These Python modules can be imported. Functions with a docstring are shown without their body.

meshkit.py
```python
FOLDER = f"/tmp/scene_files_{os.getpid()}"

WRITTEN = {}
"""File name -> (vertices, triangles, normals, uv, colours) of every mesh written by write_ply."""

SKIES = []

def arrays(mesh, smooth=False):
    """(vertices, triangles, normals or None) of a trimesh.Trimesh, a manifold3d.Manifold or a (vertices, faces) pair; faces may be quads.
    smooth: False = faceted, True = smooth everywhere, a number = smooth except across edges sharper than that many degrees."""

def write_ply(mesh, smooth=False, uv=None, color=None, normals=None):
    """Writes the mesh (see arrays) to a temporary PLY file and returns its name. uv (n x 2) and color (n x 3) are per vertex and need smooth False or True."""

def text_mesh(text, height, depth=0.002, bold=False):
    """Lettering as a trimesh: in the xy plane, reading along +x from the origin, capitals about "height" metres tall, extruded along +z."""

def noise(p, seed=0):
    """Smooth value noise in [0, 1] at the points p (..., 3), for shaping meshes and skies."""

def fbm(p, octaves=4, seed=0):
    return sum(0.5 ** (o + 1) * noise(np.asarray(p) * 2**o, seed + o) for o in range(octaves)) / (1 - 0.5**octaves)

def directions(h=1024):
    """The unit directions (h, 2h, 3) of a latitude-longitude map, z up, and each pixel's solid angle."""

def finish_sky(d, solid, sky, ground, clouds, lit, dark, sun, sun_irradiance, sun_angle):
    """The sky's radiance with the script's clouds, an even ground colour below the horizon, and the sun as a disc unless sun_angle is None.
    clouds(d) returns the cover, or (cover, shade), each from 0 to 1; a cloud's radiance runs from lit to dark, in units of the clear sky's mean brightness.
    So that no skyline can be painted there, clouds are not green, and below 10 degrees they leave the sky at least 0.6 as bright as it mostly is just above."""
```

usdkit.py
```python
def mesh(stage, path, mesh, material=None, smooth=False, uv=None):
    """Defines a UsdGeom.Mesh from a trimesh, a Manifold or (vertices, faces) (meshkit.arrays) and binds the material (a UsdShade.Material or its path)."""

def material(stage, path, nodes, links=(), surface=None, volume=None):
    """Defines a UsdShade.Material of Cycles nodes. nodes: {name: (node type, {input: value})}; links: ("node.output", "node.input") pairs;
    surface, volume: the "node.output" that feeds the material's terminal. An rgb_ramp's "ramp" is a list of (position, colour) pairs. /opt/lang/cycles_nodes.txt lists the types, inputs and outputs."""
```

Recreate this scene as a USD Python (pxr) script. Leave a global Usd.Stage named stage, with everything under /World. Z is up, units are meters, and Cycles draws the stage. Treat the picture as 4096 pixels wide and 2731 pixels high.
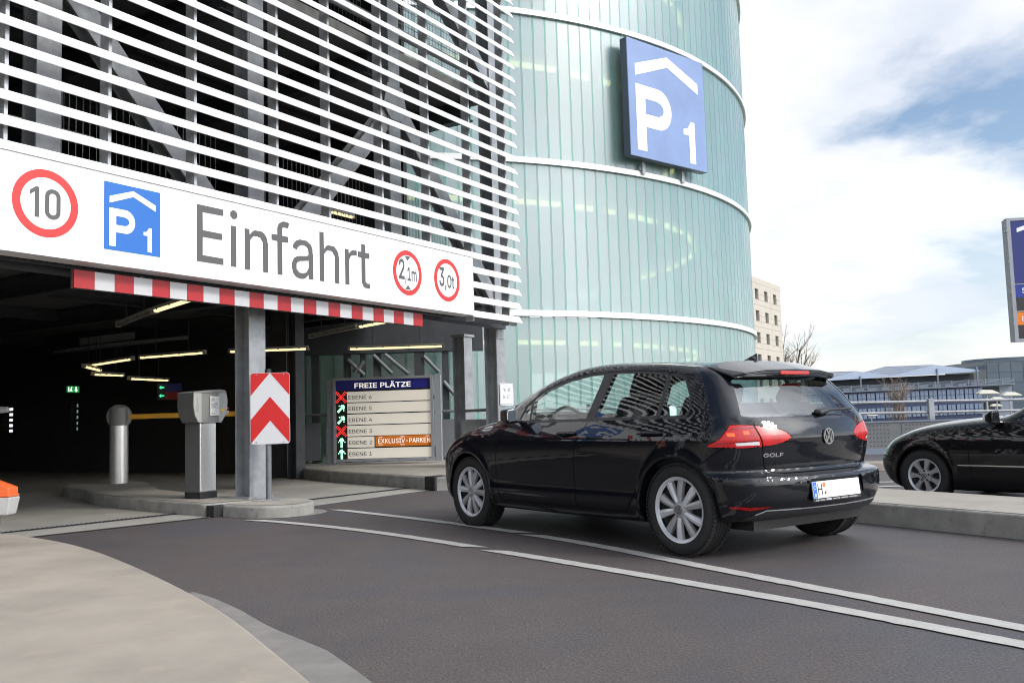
import math, random
import numpy as np, trimesh, manifold3d as m3
import shapely, shapely.geometry as sg, shapely.affinity as sa
import usdkit, meshkit
from pxr import Usd, UsdGeom, UsdLux, UsdShade, Gf, Sdf, Vt

stage = Usd.Stage.CreateInMemory()
UsdGeom.SetStageUpAxis(stage, UsdGeom.Tokens.z)
UsdGeom.SetStageMetersPerUnit(stage, 1.0)
UsdGeom.Xform.Define(stage, '/World')
random.seed(4); rng = np.random.default_rng(4)

# ---------------------------------------------------------------- camera
FOC, PITCH, ROLL, CAMH = 3638.43, .0841, -.0295, .9785
cam = UsdGeom.Camera.Define(stage, '/World/camera')
cam.CreateHorizontalApertureAttr(36.0); cam.CreateVerticalApertureAttr(36.0*682/1024)
cam.CreateFocalLengthAttr(36.0*FOC/4096)
cam.CreateFocusDistanceAttr(9.0); cam.CreateFStopAttr(11.0)
cam.CreateClippingRangeAttr(Gf.Vec2f(.05, 3000))
cam.CreateExposureAttr(1.1)
_fw = np.array([0, math.cos(PITCH), math.sin(PITCH)]); _up = np.array([0, -math.sin(PITCH), math.cos(PITCH)]); _rt = np.array([1., 0, 0])
_c, _s = math.cos(ROLL), math.sin(ROLL)
_r2, _u2 = _c*_rt+_s*_up, -_s*_rt+_c*_up
cam.AddTransformOp().Set(Gf.Matrix4d(*_r2, 0, *_u2, 0, *(-_fw), 0, 0, 0, CAMH, 1))

# ---------------------------------------------------------------- sky and sun
SUN_AZ, SUN_EL = math.radians(118), math.radians(33)      # azimuth from +Y towards +X
sunv = np.array([math.sin(SUN_AZ)*math.cos(SUN_EL), math.cos(SUN_AZ)*math.cos(SUN_EL), math.sin(SUN_EL)])
def sky_material():
    N = {
        'sky': ('sky_texture', {'sky_type': 'single_scattering', 'sun_disc': False, 'sun_elevation': SUN_EL, 'sun_rotation': math.atan2(sunv[0], sunv[1]), 'aerosol_density': 1.0, 'altitude': 120.}),
        'tc': ('texture_coordinate', {}), 'sep': ('separate_xyz', {}),
        'za': ('math', {'math_type': 'absolute'}), 'zc': ('math', {'math_type': 'add', 'value2': 0.22}),
        'fx': ('math', {'math_type': 'divide'}), 'fy': ('math', {'math_type': 'divide'}), 'cmb': ('combine_xyz', {'z': SKY_SEED}),
        'n1': ('noise_texture', {'scale': .82, 'detail': 8.0, 'roughness': 0.55, 'distortion': 0.2}),
        'n2': ('noise_texture', {'scale': 1.7, 'detail': 6.0, 'roughness': 0.55}),
        'r1': ('rgb_ramp', {'ramp': [(0, (0, 0, 0)), (.425, (0.02, .02, .02)), (.50, (.72, .72, .72)), (.60, (1, 1, 1)), (1, (1, 1, 1))]}),
        'r2': ('rgb_ramp', {'ramp': [(0, CLOUD_DARK), (.38, CLOUD_DARK), (.62, CLOUD_LIT), (1, CLOUD_LIT)]}),
        'dot': ('vector_math', {'math_type': 'dot_product', 'vector2': tuple(float(x) for x in sunv)}), 'dm': ('math', {'math_type': 'maximum', 'value2': 0.}), 'pw': ('math', {'math_type': 'power', 'value2': 6.}), 'gl': ('math', {'math_type': 'multiply_add', 'value2': GLOW, 'value3': 1.}), 'cl': ('vector_math', {'math_type': 'scale'}),   # thin cloud glows round the sun
        'mx': ('mix', {'mix_type': 'mix'}),
        'hz': ('map_range', {'from_min': 0.0, 'from_max': .24, 'to_min': .80, 'to_max': 0., 'clamp': True}), 'mxf': ('math', {'math_type': 'maximum', 'use_clamp': True}),
        'bg': ('background_shader', {'strength': 0.08}),
    }
    L = [('tc.generated', 'sep.vector'), ('sep.z', 'za.value1'), ('za.value', 'zc.value1'), ('sep.x', 'fx.value1'), ('zc.value', 'fx.value2'), ('sep.y', 'fy.value1'), ('zc.value', 'fy.value2'),
         ('fx.value', 'cmb.x'), ('fy.value', 'cmb.y'), ('cmb.vector', 'n1.vector'), ('cmb.vector', 'n2.vector'), ('n1.fac', 'r1.fac'), ('n2.fac', 'r2.fac'),
         ('sky.color', 'mx.color1'), ('tc.generated', 'dot.vector1'), ('dot.value', 'dm.value1'), ('dm.value', 'pw.value1'), ('pw.value', 'gl.value1'), ('r2.color', 'cl.vector1'), ('gl.value', 'cl.scale'), ('cl.vector', 'mx.color2'), ('za.value', 'hz.value'), ('hz.result', 'mxf.value1'), ('r1.color', 'mxf.value2'), ('mxf.value', 'mx.fac'), ('mx.color', 'bg.color')]
    return usdkit.material(stage, '/World/Looks/sky', N, L, surface='bg.background')
CLOUD_LIT, CLOUD_DARK = (7.0, 6.95, 6.95), (5.2, 5.5, 6.1)
SKY_SEED, GLOW = 11.4, 6.0
sky = UsdLux.DomeLight.Define(stage, '/World/sky')
UsdShade.MaterialBindingAPI.Apply(sky.GetPrim()).Bind(sky_material())
sky.GetPrim().SetCustomDataByKey('kind', 'structure'); sky.GetPrim().SetCustomDataByKey('label', 'bright sky with broken white and grey-blue clouds'); sky.GetPrim().SetCustomDataByKey('category', 'sky')
sun = UsdLux.DistantLight.Define(stage, '/World/sun')
sun.CreateIntensityAttr(0.22); sun.CreateAngleAttr(10.0); sun.CreateNormalizeAttr(True); sun.CreateColorAttr(Gf.Vec3f(1, .95, .87))
_z = sunv; _x = np.cross([0, 0, 1], _z); _x /= np.linalg.norm(_x); _y = np.cross(_z, _x)
sun.AddTransformOp().Set(Gf.Matrix4d(*_x, 0, *_y, 0, *_z, 0, 0, 0, 0, 1))

# ---------------------------------------------------------------- helpers
USED = {}
def path_for(name, parent):
    base = parent.GetPath().pathString if parent is not None else '/World'
    k = (base, name); n = USED.get(k, 0); USED[k] = n+1
    return base+'/'+name+(f'_{n:03d}' if n else '')
def tag(p, label=None, cat=None, group=None, kind=None):
    for k, v in (('label', label), ('category', cat), ('group', group), ('kind', kind)):
        if v: p.SetCustomDataByKey(k, v)
    return p
def thing(name, label, cat, M=None, group=None, kind=None):
    x = UsdGeom.Xform.Define(stage, path_for(name, None))
    if M is not None: x.AddTransformOp().Set(gfm(M))
    return tag(x.GetPrim(), label, cat, group, kind)
def gfm(M): return Gf.Matrix4d(*np.asarray(M, float).T.ravel().tolist())
def TR(x, y, z=0, rz=0):
    c, s = math.cos(rz), math.sin(rz)
    return np.array([[c, -s, 0, x], [s, c, 0, y], [0, 0, 1, z], [0, 0, 0, 1.]])
def obj(name, mesh, mat, parent=None, smooth=False, label=None, cat=None, group=None, kind=None):
    if isinstance(mesh, MB): mesh = mesh.get()
    m = usdkit.mesh(stage, path_for(name, parent), mesh, MATS[mat], smooth)
    return tag(m.GetPrim(), label, cat, group, kind)
def dup(root, M, label=None, group=None):
    was = root.GetCustomData()
    nm = root.GetName().rstrip('0123456789').rstrip('_')
    x = UsdGeom.Xform.Define(stage, path_for(nm, None)); p = x.GetPrim()
    p.GetReferences().AddInternalReference(root.GetPath())
    x.ClearXformOpOrder(); 
    p.GetAttribute('xformOp:transform').Set(gfm(M)) if p.GetAttribute('xformOp:transform') else x.AddTransformOp().Set(gfm(M))
    x.SetXformOpOrder([UsdGeom.XformOp(p.GetAttribute('xformOp:transform'))])
    tag(p, label or was['label'], was['category'], group or was.get('group'))
    p.SetInstanceable(True)
    return p
CUBE_F = np.array([[0, 2, 1], [0, 3, 2], [4, 5, 6], [4, 6, 7], [0, 1, 5], [0, 5, 4], [1, 2, 6], [1, 6, 5], [2, 3, 7], [2, 7, 6], [3, 0, 4], [3, 4, 7]])
class MB:
    def __init__(s): s.v = []; s.f = []; s.n = 0
    def add(s, v, f):
        v = np.asarray(v, float); s.v.append(v); s.f.append(np.asarray(f)+s.n); s.n += len(v); return s
    def mesh(s, m, M=None):
        v, f, _ = meshkit.arrays(m)
        if M is not None: v = v@np.asarray(M)[:3, :3].T+np.asarray(M)[:3, 3]
        return s.add(v, f)
    def box(s, x0, x1, y0, y1, z0, z1, M=None):
        v = np.array([[x0, y0, z0], [x1, y0, z0], [x1, y1, z0], [x0, y1, z0], [x0, y0, z1], [x1, y0, z1], [x1, y1, z1], [x0, y1, z1]], float)
        if M is not None: v = v@np.asarray(M)[:3, :3].T+np.asarray(M)[:3, 3]
        return s.add(v, CUBE_F)
    def bar(s, p, q, w, h, up=(0, 0, 1)):
        """box section w (sideways) x h (along up) from p to q"""
        p, q = np.asarray(p, float), np.asarray(q, float); a = q-p; L = np.linalg.norm(a); a /= L
        u = np.asarray(up, float); sd = np.cross(a, u); sd /= np.linalg.norm(sd); u = np.cross(sd, a)
        M = np.eye(4); M[:3, 0] = a; M[:3, 1] = -sd; M[:3, 2] = u; M[:3, 3] = p
        return s.box(0, L, -w/2, w/2, -h/2, h/2, M)
    def hbeam(s, p, q, b=.246, h=.246, tf=.022, tw=.014, up=(0, 0, 1)):
        """H section: flanges face 'up' direction; b flange width, h depth along up"""
        p, q = np.asarray(p, float), np.asarray(q, float); a = q-p; a /= np.linalg.norm(a)
        u = np.asarray(up, float); sd = np.cross(a, u); sd /= np.linalg.norm(sd); u = np.cross(sd, a)
        for k in (-1, 1): s.bar(p+u*k*(h-tf)/2, q+u*k*(h-tf)/2, b, tf, u)
        return s.bar(p, q, tw, h-2*tf, u)
    def tube(s, p, q, r, r2=None, n=12, caps=True):
        p, q = np.asarray(p, float), np.asarray(q, float); a = q-p; a /= np.linalg.norm(a)
        t = np.array([0, 0, 1.]) if abs(a[2]) < .9 else np.array([1., 0, 0]); u = np.cross(a, t); u /= np.linalg.norm(u); w = np.cross(a, u)
        th = np.arange(n)/n*2*np.pi; ring = np.cos(th)[:, None]*u+np.sin(th)[:, None]*w
        r2 = r if r2 is None else r2
        v = np.vstack([p+ring*r, q+ring*r2, [p], [q]]); i = np.arange(n); j = (i+1) % n
        f = np.vstack([np.stack([i, i+n, j], 1), np.stack([j, i+n, j+n], 1)])
        if caps: f = np.vstack([f, np.stack([j, np.full(n, 2*n), i], 1), np.stack([i+n, np.full(n, 2*n+1), j+n], 1)])
        return s.add(v, f)
    def prism(s, poly, z0, z1, M=None):
        """poly: shapely polygon or list of points, extruded along z between z0 and z1"""
        P = poly if hasattr(poly, 'geom_type') else sg.Polygon(poly)
        for g in getattr(P, 'geoms', [P]):
            if g.area < 1e-9: continue
            m = trimesh.creation.extrude_polygon(g, z1-z0, engine='earcut')
            v = np.array(m.vertices)+[0, 0, z0]
            if M is not None: v = v@np.asarray(M)[:3, :3].T+np.asarray(M)[:3, 3]
            f = np.array(m.faces)
            if M is not None and np.linalg.det(np.asarray(M)[:3, :3]) < 0: f = f[:, ::-1]
            s.add(v, f)
        return s
    def lathe(s, prof, n=32, M=None, close=False):
        """prof: (r, z) points revolved round z"""
        prof = np.asarray(prof, float); k = len(prof); th = np.arange(n)/n*2*np.pi
        v = np.stack([np.outer(np.cos(th), prof[:, 0]), np.outer(np.sin(th), prof[:, 0]), np.tile(prof[:, 1], (n, 1))], -1).reshape(-1, 3)
        if M is not None: v = v@np.asarray(M)[:3, :3].T+np.asarray(M)[:3, 3]
        i = np.arange(n)[:, None]; j = (i+1) % n; a = np.arange(k-1)[None]
        f = np.stack([i*k+a, j*k+a, j*k+a+1, i*k+a+1], -1).reshape(-1, 4)
        f = np.vstack([f[:, [0, 1, 2]], f[:, [0, 2, 3]]])
        return s.add(v, f)
    def get(s): return trimesh.Trimesh(np.vstack(s.v), np.vstack(s.f), process=False)
def rbox(x0, x1, y0, y1, z0, z1, r=.01, n=2):
    """box with rounded edges (hull of spheres)"""
    r = min(r, (x1-x0)/2.01, (y1-y0)/2.01, (z1-z0)/2.01)
    sp = m3.Manifold.sphere(r, 4*n+4)
    return m3.Manifold.batch_hull([sp.translate((x, y, z)) for x in (x0+r, x1-r) for y in (y0+r, y1-r) for z in (z0+r, z1-r)])
def rrect(w, h, r, n=8): return sg.box(-w/2+r, -h/2+r, w/2-r, h/2-r).buffer(r, quad_segs=n)
def circ(x, y, r, n=24): return sg.Point(x, y).buffer(r, quad_segs=n)
def text(s, h, width=None, bold=False, depth=.003, center=False):
    """lettering, scaled to a given total width if asked; starts at the origin"""
    m = meshkit.text_mesh(s, h, depth, bold); v = np.array(m.vertices); f = np.array(m.faces)
    v[:, 0] -= v[:, 0].min()
    if width: v[:, 0] *= width/v[:, 0].max()
    if center: v[:, 0] -= v[:, 0].max()/2; v[:, 1] -= h/2
    return v, f
def frame(o, x, y, z=None):
    M = np.eye(4); M[:3, 0] = x; M[:3, 1] = y; M[:3, 2] = np.cross(x, y) if z is None else z; M[:3, 3] = o; return M

# ---------------------------------------------------------------- materials
MATS = {}
def P(name, col, rough=.5, metal=0., var=.0, scale=3., bump=0., bscale=60., coord='object', extra=None, dist=.01, stain=None, detail=4.):
    col = np.asarray(col, float)
    N = {'p': ('principled_bsdf', {'base_color': col, 'roughness': rough, 'metallic': metal, **(extra or {})})}; L = []
    if var or bump or stain:
        if coord == 'object': N['tc'] = ('texture_coordinate', {}); src = 'tc.object'
        else: N['tc'] = ('geometry', {}); src = 'tc.position'
    if var:
        N['n'] = ('noise_texture', {'scale': scale, 'detail': detail, 'roughness': .6})
        N['r'] = ('rgb_ramp', {'ramp': [(0, col*(1-var)), (.3, col*(1-var)), (.7, np.minimum(col*(1+var), .95)), (1, np.minimum(col*(1+var), .95))]})
        L += [(src, 'n.vector'), ('n.fac', 'r.fac'), ('r.color', 'p.base_color')]
        if stain:
            sc, scol, lo, hi = stain
            N['n3'] = ('noise_texture', {'scale': sc, 'detail': 5., 'roughness': .65}); N['r3'] = ('rgb_ramp', {'ramp': [(0, (0, 0, 0)), (lo, (0, 0, 0)), (hi, (1, 1, 1)), (1, (1, 1, 1))]})
            N['m3'] = ('mix', {'mix_type': 'mix', 'color2': scol})
            L = [l for l in L if l[1] != 'p.base_color'] + [(src, 'n3.vector'), ('n3.fac', 'r3.fac'), ('r3.color', 'm3.fac'), ('r.color', 'm3.color1'), ('m3.color', 'p.base_color')]
    if bump:
        N['n2'] = ('noise_texture', {'scale': bscale, 'detail': 3.}); N['b'] = ('bump', {'strength': bump, 'distance': dist})
        L += [(src, 'n2.vector'), ('n2.fac', 'b.height'), ('b.normal', 'p.normal')]
    MATS[name] = usdkit.material(stage, '/World/Looks/'+name, N, L, surface='p.BSDF')
def emit(name, col, strength, base=None):
    MATS[name] = usdkit.material(stage, '/World/Looks/'+name, {'p': ('principled_bsdf', {'base_color': base or col, 'roughness': .4, 'emission_color': col, 'emission_strength': strength})}, surface='p.BSDF')

# ground: asphalt with grain, worn tracks and reddish aggregate
def asphalt():
    N = {'g': ('geometry', {}),
         'n1': ('noise_texture', {'scale': .45, 'detail': 4., 'roughness': .6, 'distortion': .6}), 'n2': ('noise_texture', {'scale': 75., 'detail': 3., 'roughness': .8}), 'n3': ('noise_texture', {'scale': 2.2, 'detail': 5., 'roughness': .65}),
         'v': ('voronoi_texture', {'scale': 95., 'feature': 'f1'}), 'vr': ('rgb_ramp', {'ramp': [(0, (1, 1, 1)), (.06, (1, 1, 1)), (.10, (0, 0, 0)), (1, (0, 0, 0))]}),
         'wn': ('noise_texture', {'scale': 17., 'detail': 1.}), 'wr': ('rgb_ramp', {'ramp': [(0, (0, 0, 0)), (.60, (0, 0, 0)), (.64, (1, 1, 1)), (1, (1, 1, 1))]}), 'spk': ('mix', {'mix_type': 'multiply', 'fac': 1.}),
         'r1': ('rgb_ramp', {'ramp': [(0, (.057, .0575, .064)), (.38, (.061, .060, .067)), (.52, (.076, .064, .061)), (.62, (.065, .059, .061)), (.75, (.055, .055, .061)), (1, (.060, .057, .060))]}),
         'r2': ('rgb_ramp', {'ramp': [(0, (.15, .15, .15)), (.34, (.45, .45, .45)), (.5, (.98, .98, .98)), (.66, (1.6, 1.58, 1.56)), (1, (2.8, 2.75, 2.7))]}),
         'r3': ('rgb_ramp', {'ramp': [(0, (.80, .80, .82)), (.4, (.94, .93, .93)), (.7, (1.08, 1.05, 1.03)), (1, (1.15, 1.12, 1.08))]}),
         'm1': ('mix', {'mix_type': 'multiply', 'fac': 1.}), 'm2': ('mix', {'mix_type': 'multiply', 'fac': 1.}), 'm3': ('mix', {'mix_type': 'mix', 'color2': (.34, .33, .31)}),
         'b': ('bump', {'strength': .8, 'distance': .006}), 'p': ('principled_bsdf', {'roughness': .62})}
    L = [('g.position', f'{k}.vector') for k in ('n1', 'n2', 'n3', 'v', 'wn')] + [('n1.fac', 'r1.fac'), ('n2.fac', 'r2.fac'), ('n3.fac', 'r3.fac'), ('r1.color', 'm1.color1'), ('r2.color', 'm1.color2'), ('m1.color', 'm2.color1'), ('r3.color', 'm2.color2'),
         ('v.distance', 'vr.fac'), ('wn.fac', 'wr.fac'), ('vr.color', 'spk.color1'), ('wr.color', 'spk.color2'), ('spk.color', 'm3.fac'), ('m2.color', 'm3.color1'), ('m3.color', 'p.base_color'), ('n2.fac', 'b.height'), ('b.normal', 'p.normal')]
    MATS['asphalt'] = usdkit.material(stage, '/World/Looks/asphalt', N, L, surface='p.BSDF')
asphalt()
P('apron_concrete', (.30, .265, .22), .8, var=.16, scale=1.6, bump=.25, bscale=45., coord='world', stain=(5., (.36, .30, .23), .56, .75), dist=.004)
P('floor_concrete', (.33, .315, .285), .55, var=.12, scale=1.2, bump=.12, bscale=30., coord='world', stain=(2.5, (.27, .255, .225), .52, .72), dist=.004)
P('kerb_concrete', (.27, .26, .235), .8, var=.22, scale=5., bump=.4, bscale=40., coord='world', stain=(9., (.16, .155, .145), .58, .70), dist=.006)
P('island_top', (.31, .285, .245), .75, var=.12, scale=2.5, bump=.2, bscale=50., coord='world', dist=.004)
P('gutter_concrete', (.19, .178, .165), .85, var=.15, scale=6., bump=.3, bscale=60., coord='world', dist=.004)
P('road_paint', (.40, .39, .365), .6, var=.10, scale=9., bump=.2, bscale=120., coord='world', stain=(40., (.25, .24, .235), .62, .74), dist=.002)
P('drain_black', (.018, .018, .018), .55, var=.3, scale=20.)
P('galvanised', (.31, .32, .33), .45, .40, var=.22, scale=5., stain=(11., (.30, .31, .32), .5, .7), bump=.05, bscale=25.)
P('galvanised_dark', (.16, .17, .18), .5, .35, var=.2, scale=6.)
P('steel_dark', (.055, .058, .063), .55, .2, var=.2, scale=4.)
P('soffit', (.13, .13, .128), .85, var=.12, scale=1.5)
P('deck_edge', (.24, .235, .22), .85, var=.25, scale=5.)
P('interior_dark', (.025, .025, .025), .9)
P('louver_white', (.80, .80, .80), .35, var=.03, scale=2.)
P('mullion', (.42, .43, .44), .4, .4, var=.1, scale=5.)
P('sign_white', (.82, .82, .83), .28, var=.015, scale=2.)
P('sign_red', (.52, .03, .026), .4); P('sign_grey', (.085, .082, .08), .45); P('sign_blue', (.014, .125, .44), .38)
P('bar_red', (.40, .014, .018), .42, var=.1, scale=3.); P('bar_white', (.52, .52, .53), .42, var=.05, scale=3.)
P('p1_blue', (.19, .265, .46), .30, var=.10, scale=.9); P('p1_side', (.08, .10, .13), .4, .2); P('p1_white', (.82, .82, .82), .35)
P('black_plastic', (.02, .02, .021), .45); P('rubber_black', (.012, .012, .012), .7)
P('machine_shaded', (.10, .10, .095), .45, var=.05, scale=6.); P('machine_grey', (.24, .24, .23), .45, var=.05, scale=6.); P('machine_light', (.40, .40, .385), .42, var=.04, scale=6.); P('brushed_alu', (.74, .73, .71), .32, .75, var=.04, scale=40.)
P('boom_yellow', (.68, .33, .02), .4, var=.08, scale=5.); P('arrow_yellow', (.85, .5, .03), .5)
P('paper_white', (.74, .74, .72), .6); P('ink', (.03, .03, .03), .6); P('orange_plastic', (.62, .11, .025), .38, var=.06, scale=8.)
P('board_frame', (.30, .31, .335), .42, .35, var=.05, scale=6.); P('board_blue', (.010, .012, .19), .38)
P('board_orange', (.75, .20, .012), .4); P('led_black', (.01, .011, .01), .35)
emit('board_cream', (1.0, .93, .80), .13, (.55, .52, .46)); emit('board_text_white', (1., .95, .85), .25)
emit('led_red', (1., .03, .03), .9); emit('led_green', (.35, 1., .55), 1.1); emit('led_green_dim', (.05, .9, .35), .6)
emit('lamp_glow', (1., .78, .40), .66); P('lamp_off', (.16, .15, .12), .35); emit('exit_green', (.02, .30, .07), .35); emit('exit_white', (.8, 1., .85), .7); emit('dull_blue', (.02, .02, .12), .06); emit('dull_red', (.2, .01, .01), .06)
P('lamp_housing', (.30, .29, .25), .5); P('wire_steel', (.22, .23, .235), .45, .5)
P('band_white', (.78, .78, .77), .35, .2, var=.02); P('tower_core', (.38, .40, .40), .8); P('tower_slab', (.62, .66, .65), .8); P('joint_green', (.16, .36, .31), .2)
def tower_glass():
    N = {'g': ('geometry', {}), 'oi': ('object_info', {}), 'hr': ('rgb_ramp', {'ramp': [(0, (.36, .485, .49)), (1, (.46, .585, .585))]}),
         'tl': ('translucent_bsdf', {'color': (.50, .665, .665)}), 'df': ('diffuse_bsdf', {'color': (.46, .60, .57)}), 'rf': ('refraction_bsdf', {'color': (.74, .90, .88), 'roughness': .13, 'IOR': 1.04}),
         'gl': ('glossy_bsdf', {'color': (.9, .9, .9), 'roughness': .22}), 'fr': ('fresnel', {'IOR': 2.1}),
         'm1': ('mix_closure', {'fac': .45}), 'm2': ('mix_closure', {'fac': .46}), 'm3': ('mix_closure', {}), 'nb': ('math', {'math_type': 'subtract', 'value1': 1.0}), 'fm': ('math', {'math_type': 'multiply'})}
    L = [('g.backfacing', 'nb.value2'), ('fr.fac', 'fm.value1'), ('nb.value', 'fm.value2'), ('oi.random', 'hr.fac'), ('hr.color', 'df.color'), ('df.BSDF', 'm1.closure1'), ('tl.BSDF', 'm1.closure2'), ('m1.closure', 'm2.closure1'), ('rf.BSDF', 'm2.closure2'), ('m2.closure', 'm3.closure1'), ('gl.BSDF', 'm3.closure2'), ('fm.value', 'm3.fac')]
    MATS['tower_glass'] = usdkit.material(stage, '/World/Looks/tower_glass', N, L, surface='m3.closure')
tower_glass()
def pane(name, tint, ior=1.5, glossy=1.0, rough=0.):
    N = {'t': ('transparent_bsdf', {'color': tint}), 'g': ('glossy_bsdf', {'color': (glossy,)*3, 'roughness': rough}), 'f': ('fresnel', {'IOR': ior}), 'gg': ('geometry', {}), 'nb': ('math', {'math_type': 'subtract', 'value1': 1.0}), 'fm': ('math', {'math_type': 'multiply'}), 'm': ('mix_closure', {})}
    MATS[name] = usdkit.material(stage, '/World/Looks/'+name, N, [('t.BSDF', 'm.closure1'), ('g.BSDF', 'm.closure2'), ('gg.backfacing', 'nb.value2'), ('f.fac', 'fm.value1'), ('nb.value', 'fm.value2'), ('fm.value', 'm.fac')], surface='m.closure')
P('terrain', (.12, .13, .09), .9, var=.25, scale=.02, coord='world')
P('chev_white', (.62, .62, .63), .32); P('chev_red', (.55, .014, .014), .32)
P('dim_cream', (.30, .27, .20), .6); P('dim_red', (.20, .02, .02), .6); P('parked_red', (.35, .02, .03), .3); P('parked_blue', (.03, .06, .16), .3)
emit('tower_lamp', (1., .76, .30), 1.3)
def perforated():
    N = {'tc': ('texture_coordinate', {}), 's': ('separate_xyz', {}), 'c': ('combine_xyz', {}), 'a': ('math', {'math_type': 'add'}),
         'v': ('voronoi_texture', {'dimensions': '2D', 'scale': 24., 'randomness': 0., 'feature': 'f1'}), 'r': ('math', {'math_type': 'less_than', 'value2': .26}),
         'p': ('principled_bsdf', {'base_color': (.20, .21, .22), 'roughness': .5, 'metallic': .3}), 't': ('transparent_bsdf', {}), 'm': ('mix_closure', {})}
    L = [('tc.object', 's.vector'), ('s.x', 'a.value1'), ('s.y', 'a.value2'), ('a.value', 'c.x'), ('s.z', 'c.y'), ('c.vector', 'v.vector'), ('v.distance', 'r.value1'), ('r.value', 'm.fac'), ('p.BSDF', 'm.closure1'), ('t.BSDF', 'm.closure2')]
    MATS['perforated'] = usdkit.material(stage, '/World/Looks/perforated', N, L, surface='m.closure')
perforated()
P('parapet_grey', (.13, .135, .14), .55, .2, var=.08, scale=3.)
P('beige_panel', (.47, .43, .37), .8, var=.05, scale=.8); P('beige_joint', (.33, .30, .26), .8); P('window_dark', (.03, .035, .045), .12); P('reflection_pale', (.50, .54, .60), .3)
P('roof_metal', (.42, .46, .54), .45, .3, var=.06, scale=.1); P('roof_gable', (.34, .40, .52), .5, .2); P('frame_blue', (.014, .026, .075), .5); P('facade_panel', (.15, .19, .27), .5, .2, var=.10, scale=.2); P('far_steel', (.17, .20, .25), .5, .3); P('far_dark', (.02, .024, .03), .8)
P('dark_glass', (.05, .075, .10), .10, var=.2, scale=.1); P('dark_frame', (.10, .13, .16), .5)
P('bark', (.13, .10, .085), .9, var=.2, scale=8.); P('bark_pale', (.26, .21, .17), .9); P('lamp_head', (.46, .45, .38), .45)
P('info_blue', (.018, .028, .16), .35); P('info_blue2', (.015, .035, .26), .35); P('info_screen', (.02, .021, .022), .2)
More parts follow.
